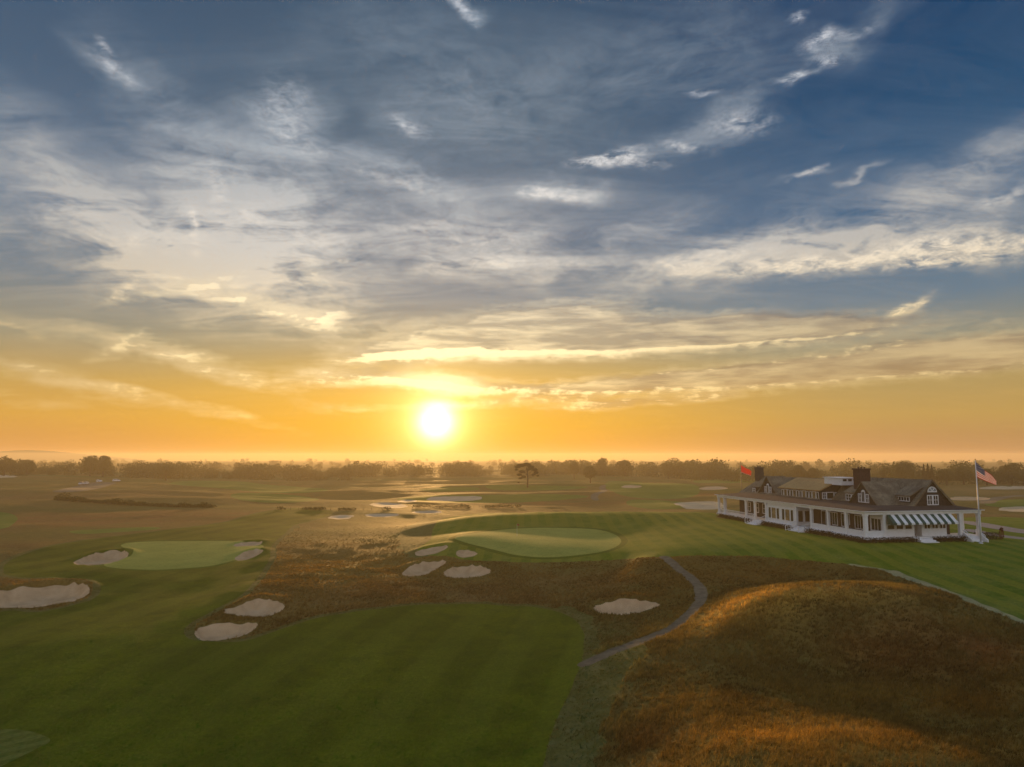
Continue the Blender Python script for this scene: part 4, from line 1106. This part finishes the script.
# ------------------------------------------------------------------ flags
M['pole'] = simple('painted_pole', (.62,.63,.66,1), .4, .05, 2)
M['pole_dark'] = simple('dark_pole', (.12,.09,.07,1), .5, .05, 2)
M['flag_red'] = simple('red_cloth', (.72,.035,.02,1), .8, .06, 2)
M['flag_white'] = simple('white_cloth', (.75,.70,.68,1), .8, .03, 2)
M['flag_red2'] = simple('stripe_red_cloth', (.45,.012,.015,1), .8, .05, 2)
M['flag_blue'] = simple('blue_cloth', (.025,.035,.12,1), .8, .05, 2)
M['gold'] = simple('gold_ball', (.5,.35,.1,1), .3, .05, 2, metal=1)
def translucentise(m, k=.35):
    nt = m.node_tree; t = NT(nt); bs = nt.nodes['Principled BSDF']; out = nt.nodes['Material Output']
    tr = t.new('ShaderNodeBsdfTranslucent')
    for l in list(nt.links):
        if l.to_socket == bs.inputs['Base Color']: nt.links.new(l.from_socket, tr.inputs[0])
    mx = t.new('ShaderNodeMixShader'); mx.inputs[0].default_value = k
    nt.links.new(bs.outputs[0], mx.inputs[1]); nt.links.new(tr.outputs[0], mx.inputs[2]); nt.links.new(mx.outputs[0], out.inputs[0])
for k in ('flag_red', 'flag_white', 'flag_red2', 'flag_blue'): translucentise(M[k], .22)
def pole(x, y, z, h, r0, mat, lbl):
    e = empty('flagpole', (x, y, z))
    tag(e, lbl, 'flagpole')
    m = MB(); m.tube([(0, 0, -.2), (0, 0, h * .5), (0, 0, h)], [r0, r0 * .8, r0 * .5], 10); m.build('pole', mat, e, True)
    m = MB(); m.tube([(0, 0, h), (0, 0, h + .05), (0, 0, h + .14), (0, 0, h + .22)], [.03, .10, .10, .02], 10); m.build('ball', M['gold'], e, True)
    m = MB(); m.tube([(0, 0, -.1), (0, 0, .12)], [r0 * 2.6, r0 * 2.2], 12); m.build('base', mat, e, True)
    return e
def cloth(hoist, fly, sag, dirx, diry, droop):
    """surface point for s along the fly (0..1), t down the hoist (0..1), in metres from the hoist top"""
    def P(s, t):
        x = fly * s * .86
        y = .16 * math.sin(s * 8 + t * 1.5) * s ** .6
        z = -hoist * t * (1 - sag * s) - droop * s ** .9 + .10 * math.sin(s * 9 + 1) * s * (1 - .4 * t)
        x -= .10 * t * s * hoist
        return (dirx * x - diry * y, diry * x + dirx * y, z)
    return P
fx, fy, _ = ground_at(981, 543.5); fz = float(height(fx, fy)[0])
pole(fx, fy, fz, 11.85, .11, M['pole'], 'tall white flagpole on the lawn beside the gable end stairs')
P_ = cloth(2.2, 3.9, .72, .985, .17, 2.75)
fl = empty('striped_flag', (fx + .08, fy, fz + 11.65)); tag(fl, 'stars and stripes flag hanging slack from the tall white pole', 'flag')
NS, = (26,)
def strip(mb, s0, s1, t0, t1, off=0, ns=None, nt_=1):
    ns = ns or max(2, int(NS * (s1 - s0)))
    vs = []; fs = []
    for j in range(nt_ + 1):
        for i in range(ns + 1):
            p = P_(s0 + (s1 - s0) * i / ns, t0 + (t1 - t0) * j / nt_); vs.append((p[0], p[1] - off, p[2]))
    for j in range(nt_):
        for i in range(ns): fs.append((j * (ns + 1) + i, j * (ns + 1) + i + 1, (j + 1) * (ns + 1) + i + 1, (j + 1) * (ns + 1) + i))
    mb.add(vs, fs)
mr = MB(); mw = MB()
for k in range(13):
    s0 = .4 if k < 7 else 0
    strip(mr if k % 2 == 0 else mw, s0, 1, k / 13, (k + 1) / 13)
mr.build('red_stripe', M['flag_red2'], fl, True); mw.build('white_stripe', M['flag_white'], fl, True)
mc = MB(); strip(mc, 0, .4, 0, 7 / 13, 0, 10, 6); can = mc.build('blue_field', M['flag_blue'], fl, True)
ms = MB()
for j in range(9):
    for i in range(6 if j % 2 == 0 else 5):
        s = .4 * ((i + .5) / 6 if j % 2 == 0 else (i + 1) / 6); t = 7 / 13 * (j + .6) / 9.4
        for off in (-.02, .02):
            c = P_(s, t); pts = []
            for k in range(10):
                rr = .062 if k % 2 == 0 else .026; an = math.pi / 2 + k * math.pi / 5
                pts.append((c[0] + rr * math.cos(an) * .985, c[1] - off + rr * math.cos(an) * .17, c[2] + rr * math.sin(an)))
            ms.add(pts, [tuple(range(10))])
ms.build('star', M['flag_white'], can)['kind'] = 'stuff'
# red flag beyond the far end of the clubhouse
rx_, ry_, rz_ = at_depth(740.5, 172)
pole(rx_, ry_, rz_, CZ - 4.6 * 172 / 700 - rz_, .10, M['pole_dark'], 'dark flagpole beyond the left end of the clubhouse')
P_ = cloth(1.8, 2.8, .35, .97, -.2, 1.45)
rf = empty('red_flag', (rx_ + .08, ry_, CZ - 8.0 * 172 / 700)); tag(rf, 'plain bright red flag with a pale lower edge above the clubhouse left end', 'flag')
m = MB(); strip(m, 0, 1, 0, .86, 0, 20, 5); m.build('cloth', M['flag_red'], rf, True)
m = MB(); strip(m, 0, 1, .86, 1, 0, 20, 1); m.build('border', simple('pale_red_cloth', (.75,.28,.2,1)), rf, True)

# ------------------------------------------------------------------ golf flagsticks on the greens
def flagstick(px, py, lbl, col, h=2.2):
    x, y, z = ground_at(px, py)
    e = empty('flagstick', (x, y, z)); tag(e, lbl, 'flagstick', 'flagsticks standing in the greens')
    m = MB(); m.tube([(0, 0, -.1), (0, 0, h)], .018, 6); m.build('stick', M['flag_white'], e)
    m = MB(); m.slab([(.02, 0, h), (.42, .05, h - .12), (.40, .05, h - .38), (.02, 0, h - .36)], (0, .01, 0)); m.build('pennant', simple('pennant_cloth', col), e)
flagstick(517, 536, 'small flagstick with a dull red pennant on the middle green', (.25,.06,.03,1))

# ------------------------------------------------------------------ parked vehicles by the far track
M['car_w'] = simple('white_car_paint', (.75,.75,.76,1), .25, .02, 1, spec=.5)
M['car_s'] = simple('silver_car_paint', (.45,.47,.50,1), .3, .02, 1, spec=.5)
M['tyre'] = simple('tyre_rubber', (.02,.02,.02,1), .9, .1, 5)
M['lamp'] = simple('lamp_glass', (.6,.55,.5,1), .2, .02, 1)
def prof(mb, pts, w0, w1s=None, m=0):
    """side profile (y,z) extruded across x, narrower where w1s says so"""
    n = len(pts); ws = w1s or [w0] * n
    L_ = [(-w / 2, p[0], p[1]) for p, w in zip(pts, ws)]; R_ = [(w / 2, p[0], p[1]) for p, w in zip(pts, ws)]
    mb.add(L_ + R_, [tuple(range(n)), tuple(range(2 * n - 1, n - 1, -1))] + [(i, n + i, n + (i + 1) % n, (i + 1) % n) for i in range(n)], m)
def car(x, y, z, rz, paint, lbl, van=False):
    e = empty('parked_car', (x, y, z), rz); tag(e, lbl, 'van' if van else 'car', 'vehicles parked along the far track')
    s = 1.15 if van else 1
    m = MB(); prof(m, [(-2.2, .35), (2.2, .35), (2.25, .75), (2.1, .95), (1.2, 1.0 * s), (-2.15, 1.02 * s), (-2.28, .7)], 1.8, [1.7, 1.7, 1.72, 1.7, 1.74, 1.74, 1.7]); m.build('body', paint, e)
    m = MB(); prof(m, [(1.15, 1.0 * s + .003), (.45, 1.5 * s), (-1.5, 1.52 * s), (-2.1, 1.02 * s + .003)], 1.6, [1.66, 1.35, 1.35, 1.6]); m.build('cabin', paint, e)
    m = MB()
    for sx in (-1, 1):
        m.slab([(sx * .84, .85, 1.06 * s), (sx * .70, .38, 1.44 * s), (sx * .70, -1.4, 1.45 * s), (sx * .82, -1.85, 1.08 * s)], (sx * .02, 0, 0))
    m.build('side_window', M['glass'], e)
    m = MB(); m.slab([(-.75, 1.12, 1.05 * s), (.75, 1.12, 1.05 * s), (.62, .5, 1.47 * s), (-.62, .5, 1.47 * s)], (0, .03, .02)); m.build('windscreen', M['glass'], e)
    for sx in (-1, 1):
        for sy in (-1.4, 1.4):
            m = MB(); m.tube([(sx * .70, sy, .34), (sx * .92, sy, .34)], .34, 14); t_ = m.build('wheel', M['tyre'], e)
            m = MB(); m.tube([(sx * .925, sy, .34), (sx * .94, sy, .34)], .2, 10); m.build('rim', M['pole'], t_)
        m = MB(); m.box((sx * .6 - .16, 2.2, .68), (sx * .6 + .16, 2.29, .84)); m.build('headlight', M['lamp'], e)
for px, py, dx, rz, pt, lbl, van in [(81.0, 484.9, 0, R(200), 'car_s', 'leftmost of the pale cars parked on the far track beyond the left hedge', False),
                                 (85.5, 484.6, 0, R(190), 'car_w', 'white car second from the left on the far track beyond the left hedge', False),
                                 (99, 482.2, 0, R(230), 'car_w', 'white car alone at the top end of the far track', False),
                                 (116.5, 481.6, 0, R(262), 'car_w', 'white van on its own right of the far track, side on', True)]:
    x, y, z = ground_at(px, py)
    car(x, y, z, rz, M[pt], lbl, van)

# ------------------------------------------------------------------ vegetation
M['bark'] = simple('bark', (.06,.045,.03,1), .9, .25, 3)
M['leaf'] = leaf_mat('oak_foliage', (.045,.06,.018,1), (.075,.085,.028,1), .2, .15)
M['pine'] = leaf_mat('pine_foliage', (.014,.020,.007,1), (.025,.03,.011,1), .1, .5)
M['hedge'] = leaf_mat('hedge_foliage', (.02,.034,.008,1), (.045,.055,.015,1), .3, .4)
M['boxhedge'] = leaf_mat('low_hedge_foliage', (.018,.022,.010,1), (.035,.032,.014,1), .15, 1)
def leaf_quads(C, size, r):
    """random oriented quads at the points C"""
    n = len(C)
    a = r.normal(size=(n, 3)); a /= np.linalg.norm(a, axis=1, keepdims=True)
    b = np.cross(a, r.normal(size=(n, 3))); b /= np.linalg.norm(b, axis=1, keepdims=True)
    s = (size * r.uniform(.6, 1.35, n))[:, None]
    Vv = np.stack([C - a * s, C - b * s * .6, C + a * s, C + b * s * .6], 1).reshape(-1, 3)
    return Vv, np.arange(n * 4).reshape(n, 4)
def crown_points(lobes, n, r, shell=.55):
    L_ = np.array(lobes, float); wgt = L_[:, 3] * L_[:, 4] * L_[:, 5]; wgt = wgt ** .67; wgt /= wgt.sum()
    k = r.choice(len(L_), n, p=wgt)
    d = r.normal(size=(n, 3)); d /= np.linalg.norm(d, axis=1, keepdims=True)
    rad = shell + (1 - shell) * r.random(n) ** .6
    rad *= 1 + .16 * r.normal(size=n) * (r.random(n) < .25)
    return L_[k, :3] + d * rad[:, None] * L_[k, 3:6]
def oak_lobes(h, wd, r, n=9):
    out = []
    for i in range(n):
        a = r.uniform(0, 2 * math.pi); q = r.random() ** .6 * wd * .34; zz = h * r.uniform(.42, .80)
        rr = wd * r.uniform(.17, .27)
        out.append((q * math.cos(a), q * math.sin(a), zz, rr, rr, rr * r.uniform(.7, .9)))
    out.append((0, 0, h * .72, wd * .3, wd * .3, h * .27)); out.append((0, 0, h * .5, wd * .42, wd * .42, h * .24))
    return out
def trunk_mb(h, r0, r, limbs=5, top=.7, wd=5):
    m = MB(); m.tube([(0, 0, -.4), (.1, 0, h * .3), (0, .1, h * top)], [r0 * 1.3, r0, r0 * .35], 7)
    for i in range(limbs):
        a = r.uniform(0, 6.28); z = h * r.uniform(.25, .5); q = wd * .3
        m.tube([(0, 0, z), (q * .5 * math.cos(a), q * .5 * math.sin(a), z + h * .12), (q * math.cos(a), q * math.sin(a), z + h * .28)], [r0 * .5, r0 * .3, r0 * .12], 5)
    return m
TREEV = []
def tree_variant(i):
    r = np.random.default_rng(100 + i)
    h, wd = 10.0, [10, 12, 8.5, 11, 13, 9.5][i % 6]
    C = crown_points(oak_lobes(h, wd, r, 7 + i % 4), 3600, r)
    C[:, 2] = np.maximum(C[:, 2], .4 + r.random(len(C)) * .6)
    Vv, Ff = leaf_quads(C, .36, r)
    return (Vv, Ff, wd, r)
_tm = {}
def oak(x, y, z, h, w_, lbl=None, group=None, var=0):
    """a leafy tree: Empty > trunk, crown"""
    e = empty('tree', (x, y, z)); tag(e, lbl, 'tree', group)
    if var not in _tm:
        Vv, Ff, wd, r = tree_variant(var)
        c = np_mesh('crown', Vv, Ff, M['leaf'], e)
        t_ = trunk_mb(10, .45, r).build('trunk', M['bark'], e, True)
        _tm[var] = (c, t_, wd)
    else:
        c0, t0, wd = _tm[var]
        for q in (c0, t0):
            k = q.copy(); COL.objects.link(k); k.parent = e
    e.scale = (w_ / _tm[var][2], w_ / _tm[var][2], h / 10.0); e.rotation_euler = (0, 0, rnd.uniform(0, 6.28))
    return e
GROUND = lambda x, y: float(height(x, y)[0])
def oak_px(px, dist, top, wpx, lbl, var, group='trees along the far wood edge'):
    x, y, z = at_depth(px, dist); h = (CZ - (top - HOR) * dist / 700) - z
    oak(x, y, z - .3, h + .3, wpx * dist / 700, lbl, group, var)
NOTABLE = [
 (104, 500, 455.0, 17, 'tallest rounded tree of the left wood, right one of its twin domes', 0),
 (91, 505, 456.5, 16, 'left one of the twin rounded domes in the left wood', 1),
 (167, 470, 464.5, 15, 'low dome tree standing forward of the wood right of the parked van', 2),
 (5, 500, 456, 22, 'broad dark tree at the far left edge of the wood', 3),
 (28, 500, 459, 20, 'wide flat topped tree near the left end of the wood', 4),
 (574, 520, 459.5, 9, 'small round tree poking over the wood right of the lone pine', 5),
 (590, 430, 465, 14, 'low rounded tree standing forward on the rise right of the lone pine', 0),
 (602, 560, 457.8, 12, 'tree with a knob top at the left end of the raised wood', 1),
 (625, 560, 459.5, 18, 'wide tree in the middle of the raised wood', 2),
 (668, 540, 461.5, 16, 'rounded tree at the left of the wood before the red flag', 4),
 (680, 540, 462.3, 14, 'rounded tree at the right of the wood before the red flag', 3),
 (798, 430, 464.3, 18, 'domed tree behind the clubhouse roof, left of the big brick chimney', 0),
 (812, 430, 467, 12, 'lower tree right of the dome behind the clubhouse roof', 2),
 (902, 380, 460.5, 24, 'big dark dome tree behind the clubhouse gable', 4),
 (886, 400, 466, 14, 'lower tree at the left shoulder of the big dark dome behind the gable', 5),
 (962, 390, 465, 20, 'broad tree just left of the white flagpole top', 3),
 (1010, 400, 462.6, 22, 'domed tree right of the striped flag', 1),
 (945, 385, 468, 16, 'squat tree between the big dome and the flagpole', 0),
 (985, 385, 468, 16, 'squat tree behind the striped flag', 2),
 (1022, 380, 469, 14, 'squat tree at the right picture edge', 5),
 (755, 450, 466.5, 12, 'small tree behind the left chimney', 1),
]
for a_ in NOTABLE: oak_px(*a_)
# three narrow conifers between dome and flagpole
for i, (px, tp, lbl) in enumerate([(923, 464.0, 'left of the three thin pointed conifers behind the gable'), (927, 463.6, 'middle one of the three thin pointed conifers behind the gable'), (931, 464.6, 'right of the three thin pointed conifers behind the gable')]):
    x, y, z = at_depth(px, 390); h = (CZ - (tp - HOR) * 390 / 700) - z
    e = empty('conifer', (x, y, z)); tag(e, lbl, 'tree', 'thin conifers in the right wood')
    r = np.random.default_rng(300 + i); n = 900; t_ = r.random(n) ** .8; a = r.uniform(0, 6.28, n); rr = (1 - t_) * 1.5 * (.5 + .5 * r.random(n)) + .1
    C = np.stack([rr * np.cos(a), rr * np.sin(a), 1 + t_ * (h - 1)], 1); Vv, Ff = leaf_quads(C, .28, r)
    np_mesh('crown', Vv, Ff, M['pine'], e); trunk_mb(h, .16, r, 0, .9).build('trunk', M['bark'], e)

# the wood behind: reads as one mass
def woodland(name, spec, seed, nq=420, qs=.62):
    r = np.random.default_rng(seed); VV = []; FF = []; b = 0
    for (px0, px1, d0, d1, n, h0, h1) in spec:
        for i in range(n):
            px = r.uniform(px0, px1); dist = r.uniform(d0, d1)
            x, y, z = at_depth_fast(px, dist); h = r.uniform(h0, h1) * (.84 + .36 * float(vnoise(np.array([px / 23.0]), np.array([dist / 90.0]), 12)[0]) + .14 * float(vnoise(np.array([px / 7.0]), np.array([dist / 60.0]), 13)[0])); wd = h * r.uniform(1.1, 1.8)
            L_ = oak_lobes(h, wd, r, 4)
            C = crown_points(L_, nq, r, .7); low = r.random(nq) < .34; C[low, 2] = r.random(low.sum()) * h * .45
            C += np.array([x, y, z - .3])
            v_, f_ = leaf_quads(C, qs * h / 11, r); VV.append(v_); FF.append(f_ + b); b += len(v_)
    o = np_mesh(name, np.concatenate(VV), np.concatenate(FF), M['leaf'])
    o['kind'] = 'stuff'; return o
def at_depth_fast(px, dist):
    d = ray(px, HOR); x = d[0] / d[1] * dist
    i = np.clip(np.searchsorted(RS, math.hypot(x, dist)), 1, nR - 1); j = np.clip(np.searchsorted(TH, math.atan2(x, dist)), 0, nT - 1)
    return x, dist, float(Z[1 + i * nT + j])
woodland('woodland', [(-260, 170, 500, 600, 150, 10, 14.5), (150, 360, 520, 640, 110, 9, 12.5), (340, 620, 560, 720, 140, 9, 12.5), (590, 720, 560, 650, 50, 12, 16), (690, 880, 440, 560, 70, 9, 12.5), (860, 1300, 385, 480, 120, 9.5, 13)], 5)
woodland('distant_woodland', [(-400, 420, 760, 1500, 170, 8, 11.5), (400, 1400, 760, 1500, 200, 8, 11.5), (-400, 1400, 1500, 3000, 160, 10, 13)], 6, 200, 1.1)
# far low hill at the left horizon is part of the land
def ridge():
    n = 80; Vv = []; Ff = []
    for i in range(n + 1):
        px = -300 + 480 * i / n; d_ = ray(px, HOR); x = d_[0] / d_[1]
        tail = 26 * sstep(90, 175, np.array(px)); top = (6.0 * math.exp(-((px - 25) / 75) ** 2) + 1.2 * math.sin(px * .05) * .4)
        for dd_, hh in ((3000, -14), (3300, max(0, top) * 3400 / 700 * 1.0 + CZ - float(tail)), (3800, -16)):
            Vv.append((x * dd_, dd_, hh))
    for i in range(n):
        for k in range(2):
            a = i * 3 + k; Ff.append((a, a + 3, a + 4, a + 1))
    o = np_mesh('hill', Vv, Ff, M['rough_far'], smooth=True); o['kind'] = 'structure'
M['rough_far'] = simple('far_hill_cover', (.06,.065,.03,1), .95, .15, .01)
ridge()

# hedges
def hedge(pxs, lbl, hh, ww, nper, size, mat='hedge', gaps=.0, seed=1):
    r = np.random.default_rng(seed)
    pts = np.array([ground_at(px, py) for px, py in pxs]); mid = pts.mean(0)
    e = empty('hedge', tuple(mid)); tag(e, lbl, 'hedge', 'hedges across the course')
    seg = np.linalg.norm(np.diff(pts[:, :2], axis=0), axis=1); cum = np.concatenate([[0], np.cumsum(seg)])
    n = int(cum[-1] * nper); s = r.random(n) * cum[-1]
    x = np.interp(s, cum, pts[:, 0]); y = np.interp(s, cum, pts[:, 1])
    hv_ = hh * (.75 + .35 * vnoise(s / 2.6, s * 0, seed) + .25 * vnoise(s / 9.0, s * 0, seed + 5))
    keep = hv_ > gaps * hh
    z0 = np.array([at_fast(a, b) for a, b in zip(x, y)])
    ang = r.uniform(0, 6.28, n); q = r.random(n) ** .5
    C = np.stack([x + q * np.cos(ang) * ww, y + q * np.sin(ang) * ww, z0 + r.random(n) ** .8 * hv_ * np.sqrt(1 - (q * .8) ** 2)], 1)[keep]
    Vv, Ff = leaf_quads(C - mid, size, r)
    np_mesh('foliage', Vv, Ff, M[mat], e)
    m = MB()
    for k in range(0, int(cum[-1] / 2.5)):
        s_ = k * 2.5 + 1; xx = np.interp(s_, cum, pts[:, 0]) - mid[0]; yy = np.interp(s_, cum, pts[:, 1]) - mid[1]; zz = at_fast(xx + mid[0], yy + mid[1]) - mid[2]
        m.tube([(xx, yy, zz - .2), (xx + .1, yy, zz + hh * .6)], [.07, .03], 5)
    if m.v: m.build('stem', M['bark'], e)['kind'] = 'stuff'
    return e
def at_fast(x, y):
    i = int(np.clip(np.searchsorted(RS, math.hypot(x, y)), 1, nR - 1)); j = int(np.clip(np.searchsorted(TH, math.atan2(x, y)), 0, nT - 1))
    return float(Z[1 + i * nT + j])
hedge([(57, 500), (75, 501.5), (100, 503), (140, 505.5), (175, 507), (213, 507.5)], 'ragged dark hedge below the parked cars on the left', 1.9, 1.4, 130, .20, seed=3)
hedge([(278, 510), (300, 509.5), (330, 510), (360, 510), (400, 509.5)], 'straggly olive hedge left of centre below the sun', 1.3, 1.0, 60, .19, gaps=.6, seed=4)
hedge([(414, 508), (445, 508), (480, 507.5), (520, 507)], 'thin low hedge running right behind the upper lawn', 1.3, 1.0, 60, .18, gaps=.7, seed=5)
sb = hedge([(60, 498.5), (66, 498)], 'small yellowing bush above the left end of the dark hedge', 2.3, 2.2, 260, .2, seed=6)
sb['category'] = 'bush'; sb.name = 'bush'; del sb['group']

# the lone pine: bare trunk, flat lopsided crown
px_, dist_ = 527.5, 350
x, y, z = at_depth(px_, dist_); M['bark2'] = simple('pine_bark', (.03,.022,.015,1), .9, .2, 3)
pine = empty('pine_tree', (x, y, z)); tag(pine, 'lone flat topped pine with a bare trunk standing on the open course', 'tree')
k_ = dist_ / 700.0
H_ = 24 * k_
m = MB(); m.tube([(0, 0, -.3), (.1, 0, H_ * .35), (-.2, 0, H_ * .7), (-1.0, 0, H_ * .92)], [.42, .34, .28, .12], 8)
LB = [(-6.5, 21.5, 4.4, 1.7), (-1, 22.5, 4.5, 1.8), (-10, 20.0, 3.0, 1.3), (3.5, 20, 3.6, 1.7), (7, 17.5, 3.2, 1.6), (8.5, 14.5, 2.4, 1.6), (6, 12.5, 2.2, 1.2), (-5.5, 15.5, 3.2, 1.5), (-8, 12.5, 2.6, 1.2), (-4, 10.5, 2.6, 1.3), (-7, 9.0, 2.0, .9), (-11, 17.5, 1.8, 1.0), (-9, 4.8, 1.3, .8), (10.0, 11.5, 1.4, .9), (1, 17.5, 2.6, 1.1)]
for (ax_, az_, rw, rh_) in LB:
    m.tube([(0, 0, min(az_ * .75, 17) * k_), (ax_ * .5 * k_, 0, (az_ * .9) * k_), (ax_ * k_, rnd.uniform(-1, 1), az_ * k_)], [.10, .07, .04], 5)
m.build('trunk', M['bark2'], pine, True)
r = np.random.default_rng(9)
C = crown_points([(a * k_, r.uniform(-1.6, 1.6), b * k_, c * k_, c * k_ * 1.1, d_ * k_) for a, b, c, d_ in LB], 8000, r, .25)
Vv, Ff = leaf_quads(C, .22, r); np_mesh('crown', Vv, Ff, M['pine'], pine)

# low clipped hedges round the deck
def box_hedge(v0, u0, v1, u1, lbl, h=.72):
    r = np.random.default_rng(int(abs(v0 * 31 + u0 * 7)) + 40)
    X_, Y_ = house_xy((v0 + v1) / 2, (u0 + u1) / 2); z_ = GROUND(X_, Y_)
    e = empty('clipped_hedge', (X_, Y_, z_), HA); tag(e, lbl, 'hedge', 'low dark hedges along the clubhouse deck')
    w_, l_ = abs(v1 - v0), abs(u1 - u0); n = int(w_ * l_ * 160 + 500)
    C = np.stack([r.uniform(-w_ / 2, w_ / 2, n), r.uniform(-l_ / 2, l_ / 2, n), r.uniform(-.3, h, n) + .05 * r.normal(size=n)], 1)
    Vv, Ff = leaf_quads(C, .09, r); np_mesh('foliage', Vv, Ff, M['boxhedge'], e)
box_hedge(-1.5, -.9, -.45, 13.2, 'dark clipped hedge along the long porch from the corner to the first steps')
box_hedge(-1.4, 18.2, -.45, 27.2, 'dark clipped hedge along the white sunroom between the two side steps')
box_hedge(-1.4, 31.5, -.45, 44.5, 'dark clipped hedge under the far left railing of the porch')
box_hedge(-.4, -1.5, 7.7, -.5, 'dark clipped hedge along the gable front left of the small steps')
box_hedge(10.8, -1.5, 16.0, -.5, 'dark clipped hedge under the awning between the two front stairs')
box_hedge(20.4, .5, 24.2, 1.9, 'dark clipped hedge running right from the porch end towards the road', 1.0)
X_, Y_ = house_xy(24.8, 1.2); e = empty('shrub', (X_, Y_, GROUND(X_, Y_))); tag(e, 'small reddish shrub at the right end of the dark hedge by the flagpole', 'shrub')
r = np.random.default_rng(77); C = crown_points([(0, 0, .8, .35, .35, .9), (.1, 0, 1.5, .2, .2, .3)], 600, r); Vv, Ff = leaf_quads(C, .07, r)
np_mesh('foliage', Vv, Ff, leaf_mat('red_foliage', (.07,.02,.015,1), (.10,.035,.02,1)), e)

# ------------------------------------------------------------------ long grass (fescue)
M['blade'] = blade_mat('fescue_blades')
def long_grass():
    r = np.random.default_rng(21)
    f = T[(L == 0) | (L == ls)]; lsh = (L[(L == 0) | (L == ls)] == ls); tri = V[f]; cen = tri.mean(1)
    dist = np.hypot(cen[:, 0], cen[:, 1]); pxs, pys = project(cen[:, 0], cen[:, 1], cen[:, 2])
    ok = (dist > 24) & (dist < 170) & (pxs > -90) & (pxs < 1110) & (pys < 830) & (cen[:, 1] > 5)
    hu, hv2 = house_uv(cen[:, 0], cen[:, 1])
    lsh = lsh[ok]; f = f[ok]; tri = tri[ok]; cen = cen[ok]; dist = dist[ok]
    A = .5 * np.abs(np.cross(tri[:, 1] - tri[:, 0], tri[:, 2] - tri[:, 0])[:, 2])
    dens = np.minimum(38, 38 * (50 / dist) ** 1.6) * (1 - sstep(95, 168, dist + 14 * fbm(cen[:, 0] / 9, cen[:, 1] / 9, 2, 15)))
    dens *= .55 + .9 * sstep(-.3, .4, fbm(cen[:, 0] / 3, cen[:, 1] / 3, 2, 5))
    dens[lsh] *= .45
    wgt = A * dens; n = int(min(wgt.sum(), 230000)); wgt /= wgt.sum()
    k = r.choice(len(f), n, p=wgt)
    a, b = r.random(n), r.random(n); sw = a + b > 1; a[sw] = 1 - a[sw]; b[sw] = 1 - b[sw]
    P = tri[k, 0] + (tri[k, 1] - tri[k, 0]) * a[:, None] + (tri[k, 2] - tri[k, 0]) * b[:, None]
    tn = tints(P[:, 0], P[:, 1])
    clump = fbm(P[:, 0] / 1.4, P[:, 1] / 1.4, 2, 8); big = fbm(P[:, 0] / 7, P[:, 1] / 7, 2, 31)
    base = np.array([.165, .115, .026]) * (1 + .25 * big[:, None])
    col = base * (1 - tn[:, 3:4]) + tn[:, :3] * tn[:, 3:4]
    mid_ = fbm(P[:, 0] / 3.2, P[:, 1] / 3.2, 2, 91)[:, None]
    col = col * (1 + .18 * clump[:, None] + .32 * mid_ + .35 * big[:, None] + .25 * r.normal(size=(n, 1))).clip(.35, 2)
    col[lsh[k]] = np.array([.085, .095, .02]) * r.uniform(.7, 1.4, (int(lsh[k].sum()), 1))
    straw = r.random(n) < .07; col[straw] = col[straw] * .6 + np.array([.30, .18, .06]) * .4
    green = (r.random(n) < .10) & (~straw); col[green] = col[green] * .5 + np.array([.08, .09, .03]) * .5
    d = np.hypot(P[:, 0], P[:, 1]); h = (.30 + .07 * clump + .06 * big) * np.where(lsh[k], .4, 1) * r.uniform(.5, 1.3, n) * (1 - .75 * sstep(65, 130, d))
    NB = 6; wdt = .014 * np.maximum(1, d / 40)
    VV = []; CC = []
    for q in range(NB):
        an = r.uniform(0, 2 * math.pi, n); sp_ = h * r.uniform(.15, .75, n); o = r.normal(size=(n, 2)) * .07
        bx_, by_ = P[:, 0] + o[:, 0], P[:, 1] + o[:, 1]
        pa = r.uniform(0, math.pi, n); wx, wy = np.cos(pa) * wdt, np.sin(pa) * wdt
        tx, ty = bx_ + np.cos(an) * sp_ + .25 * h, by_ + np.sin(an) * sp_
        z0 = P[:, 2] - .04; zt = P[:, 2] + h * r.uniform(.7, 1.05, n)
        VV.append(np.stack([np.stack([bx_ - wx, by_ - wy, z0], 1), np.stack([bx_ + wx, by_ + wy, z0], 1), np.stack([tx, ty, zt], 1)], 1).reshape(-1, 3))
        c4 = np.concatenate([col * r.uniform(.8, 1.2, (n, 1)), np.ones((n, 1))], 1)
        CC.append(np.repeat(c4, 3, 0))
    VV = np.concatenate(VV); CC = np.concatenate(CC)
    o = np_mesh('long_grass', VV, np.arange(len(VV)).reshape(-1, 3), M['blade'], attrs={'tint': ('FLOAT_COLOR', CC)})
    o['kind'] = 'stuff'
long_grass()
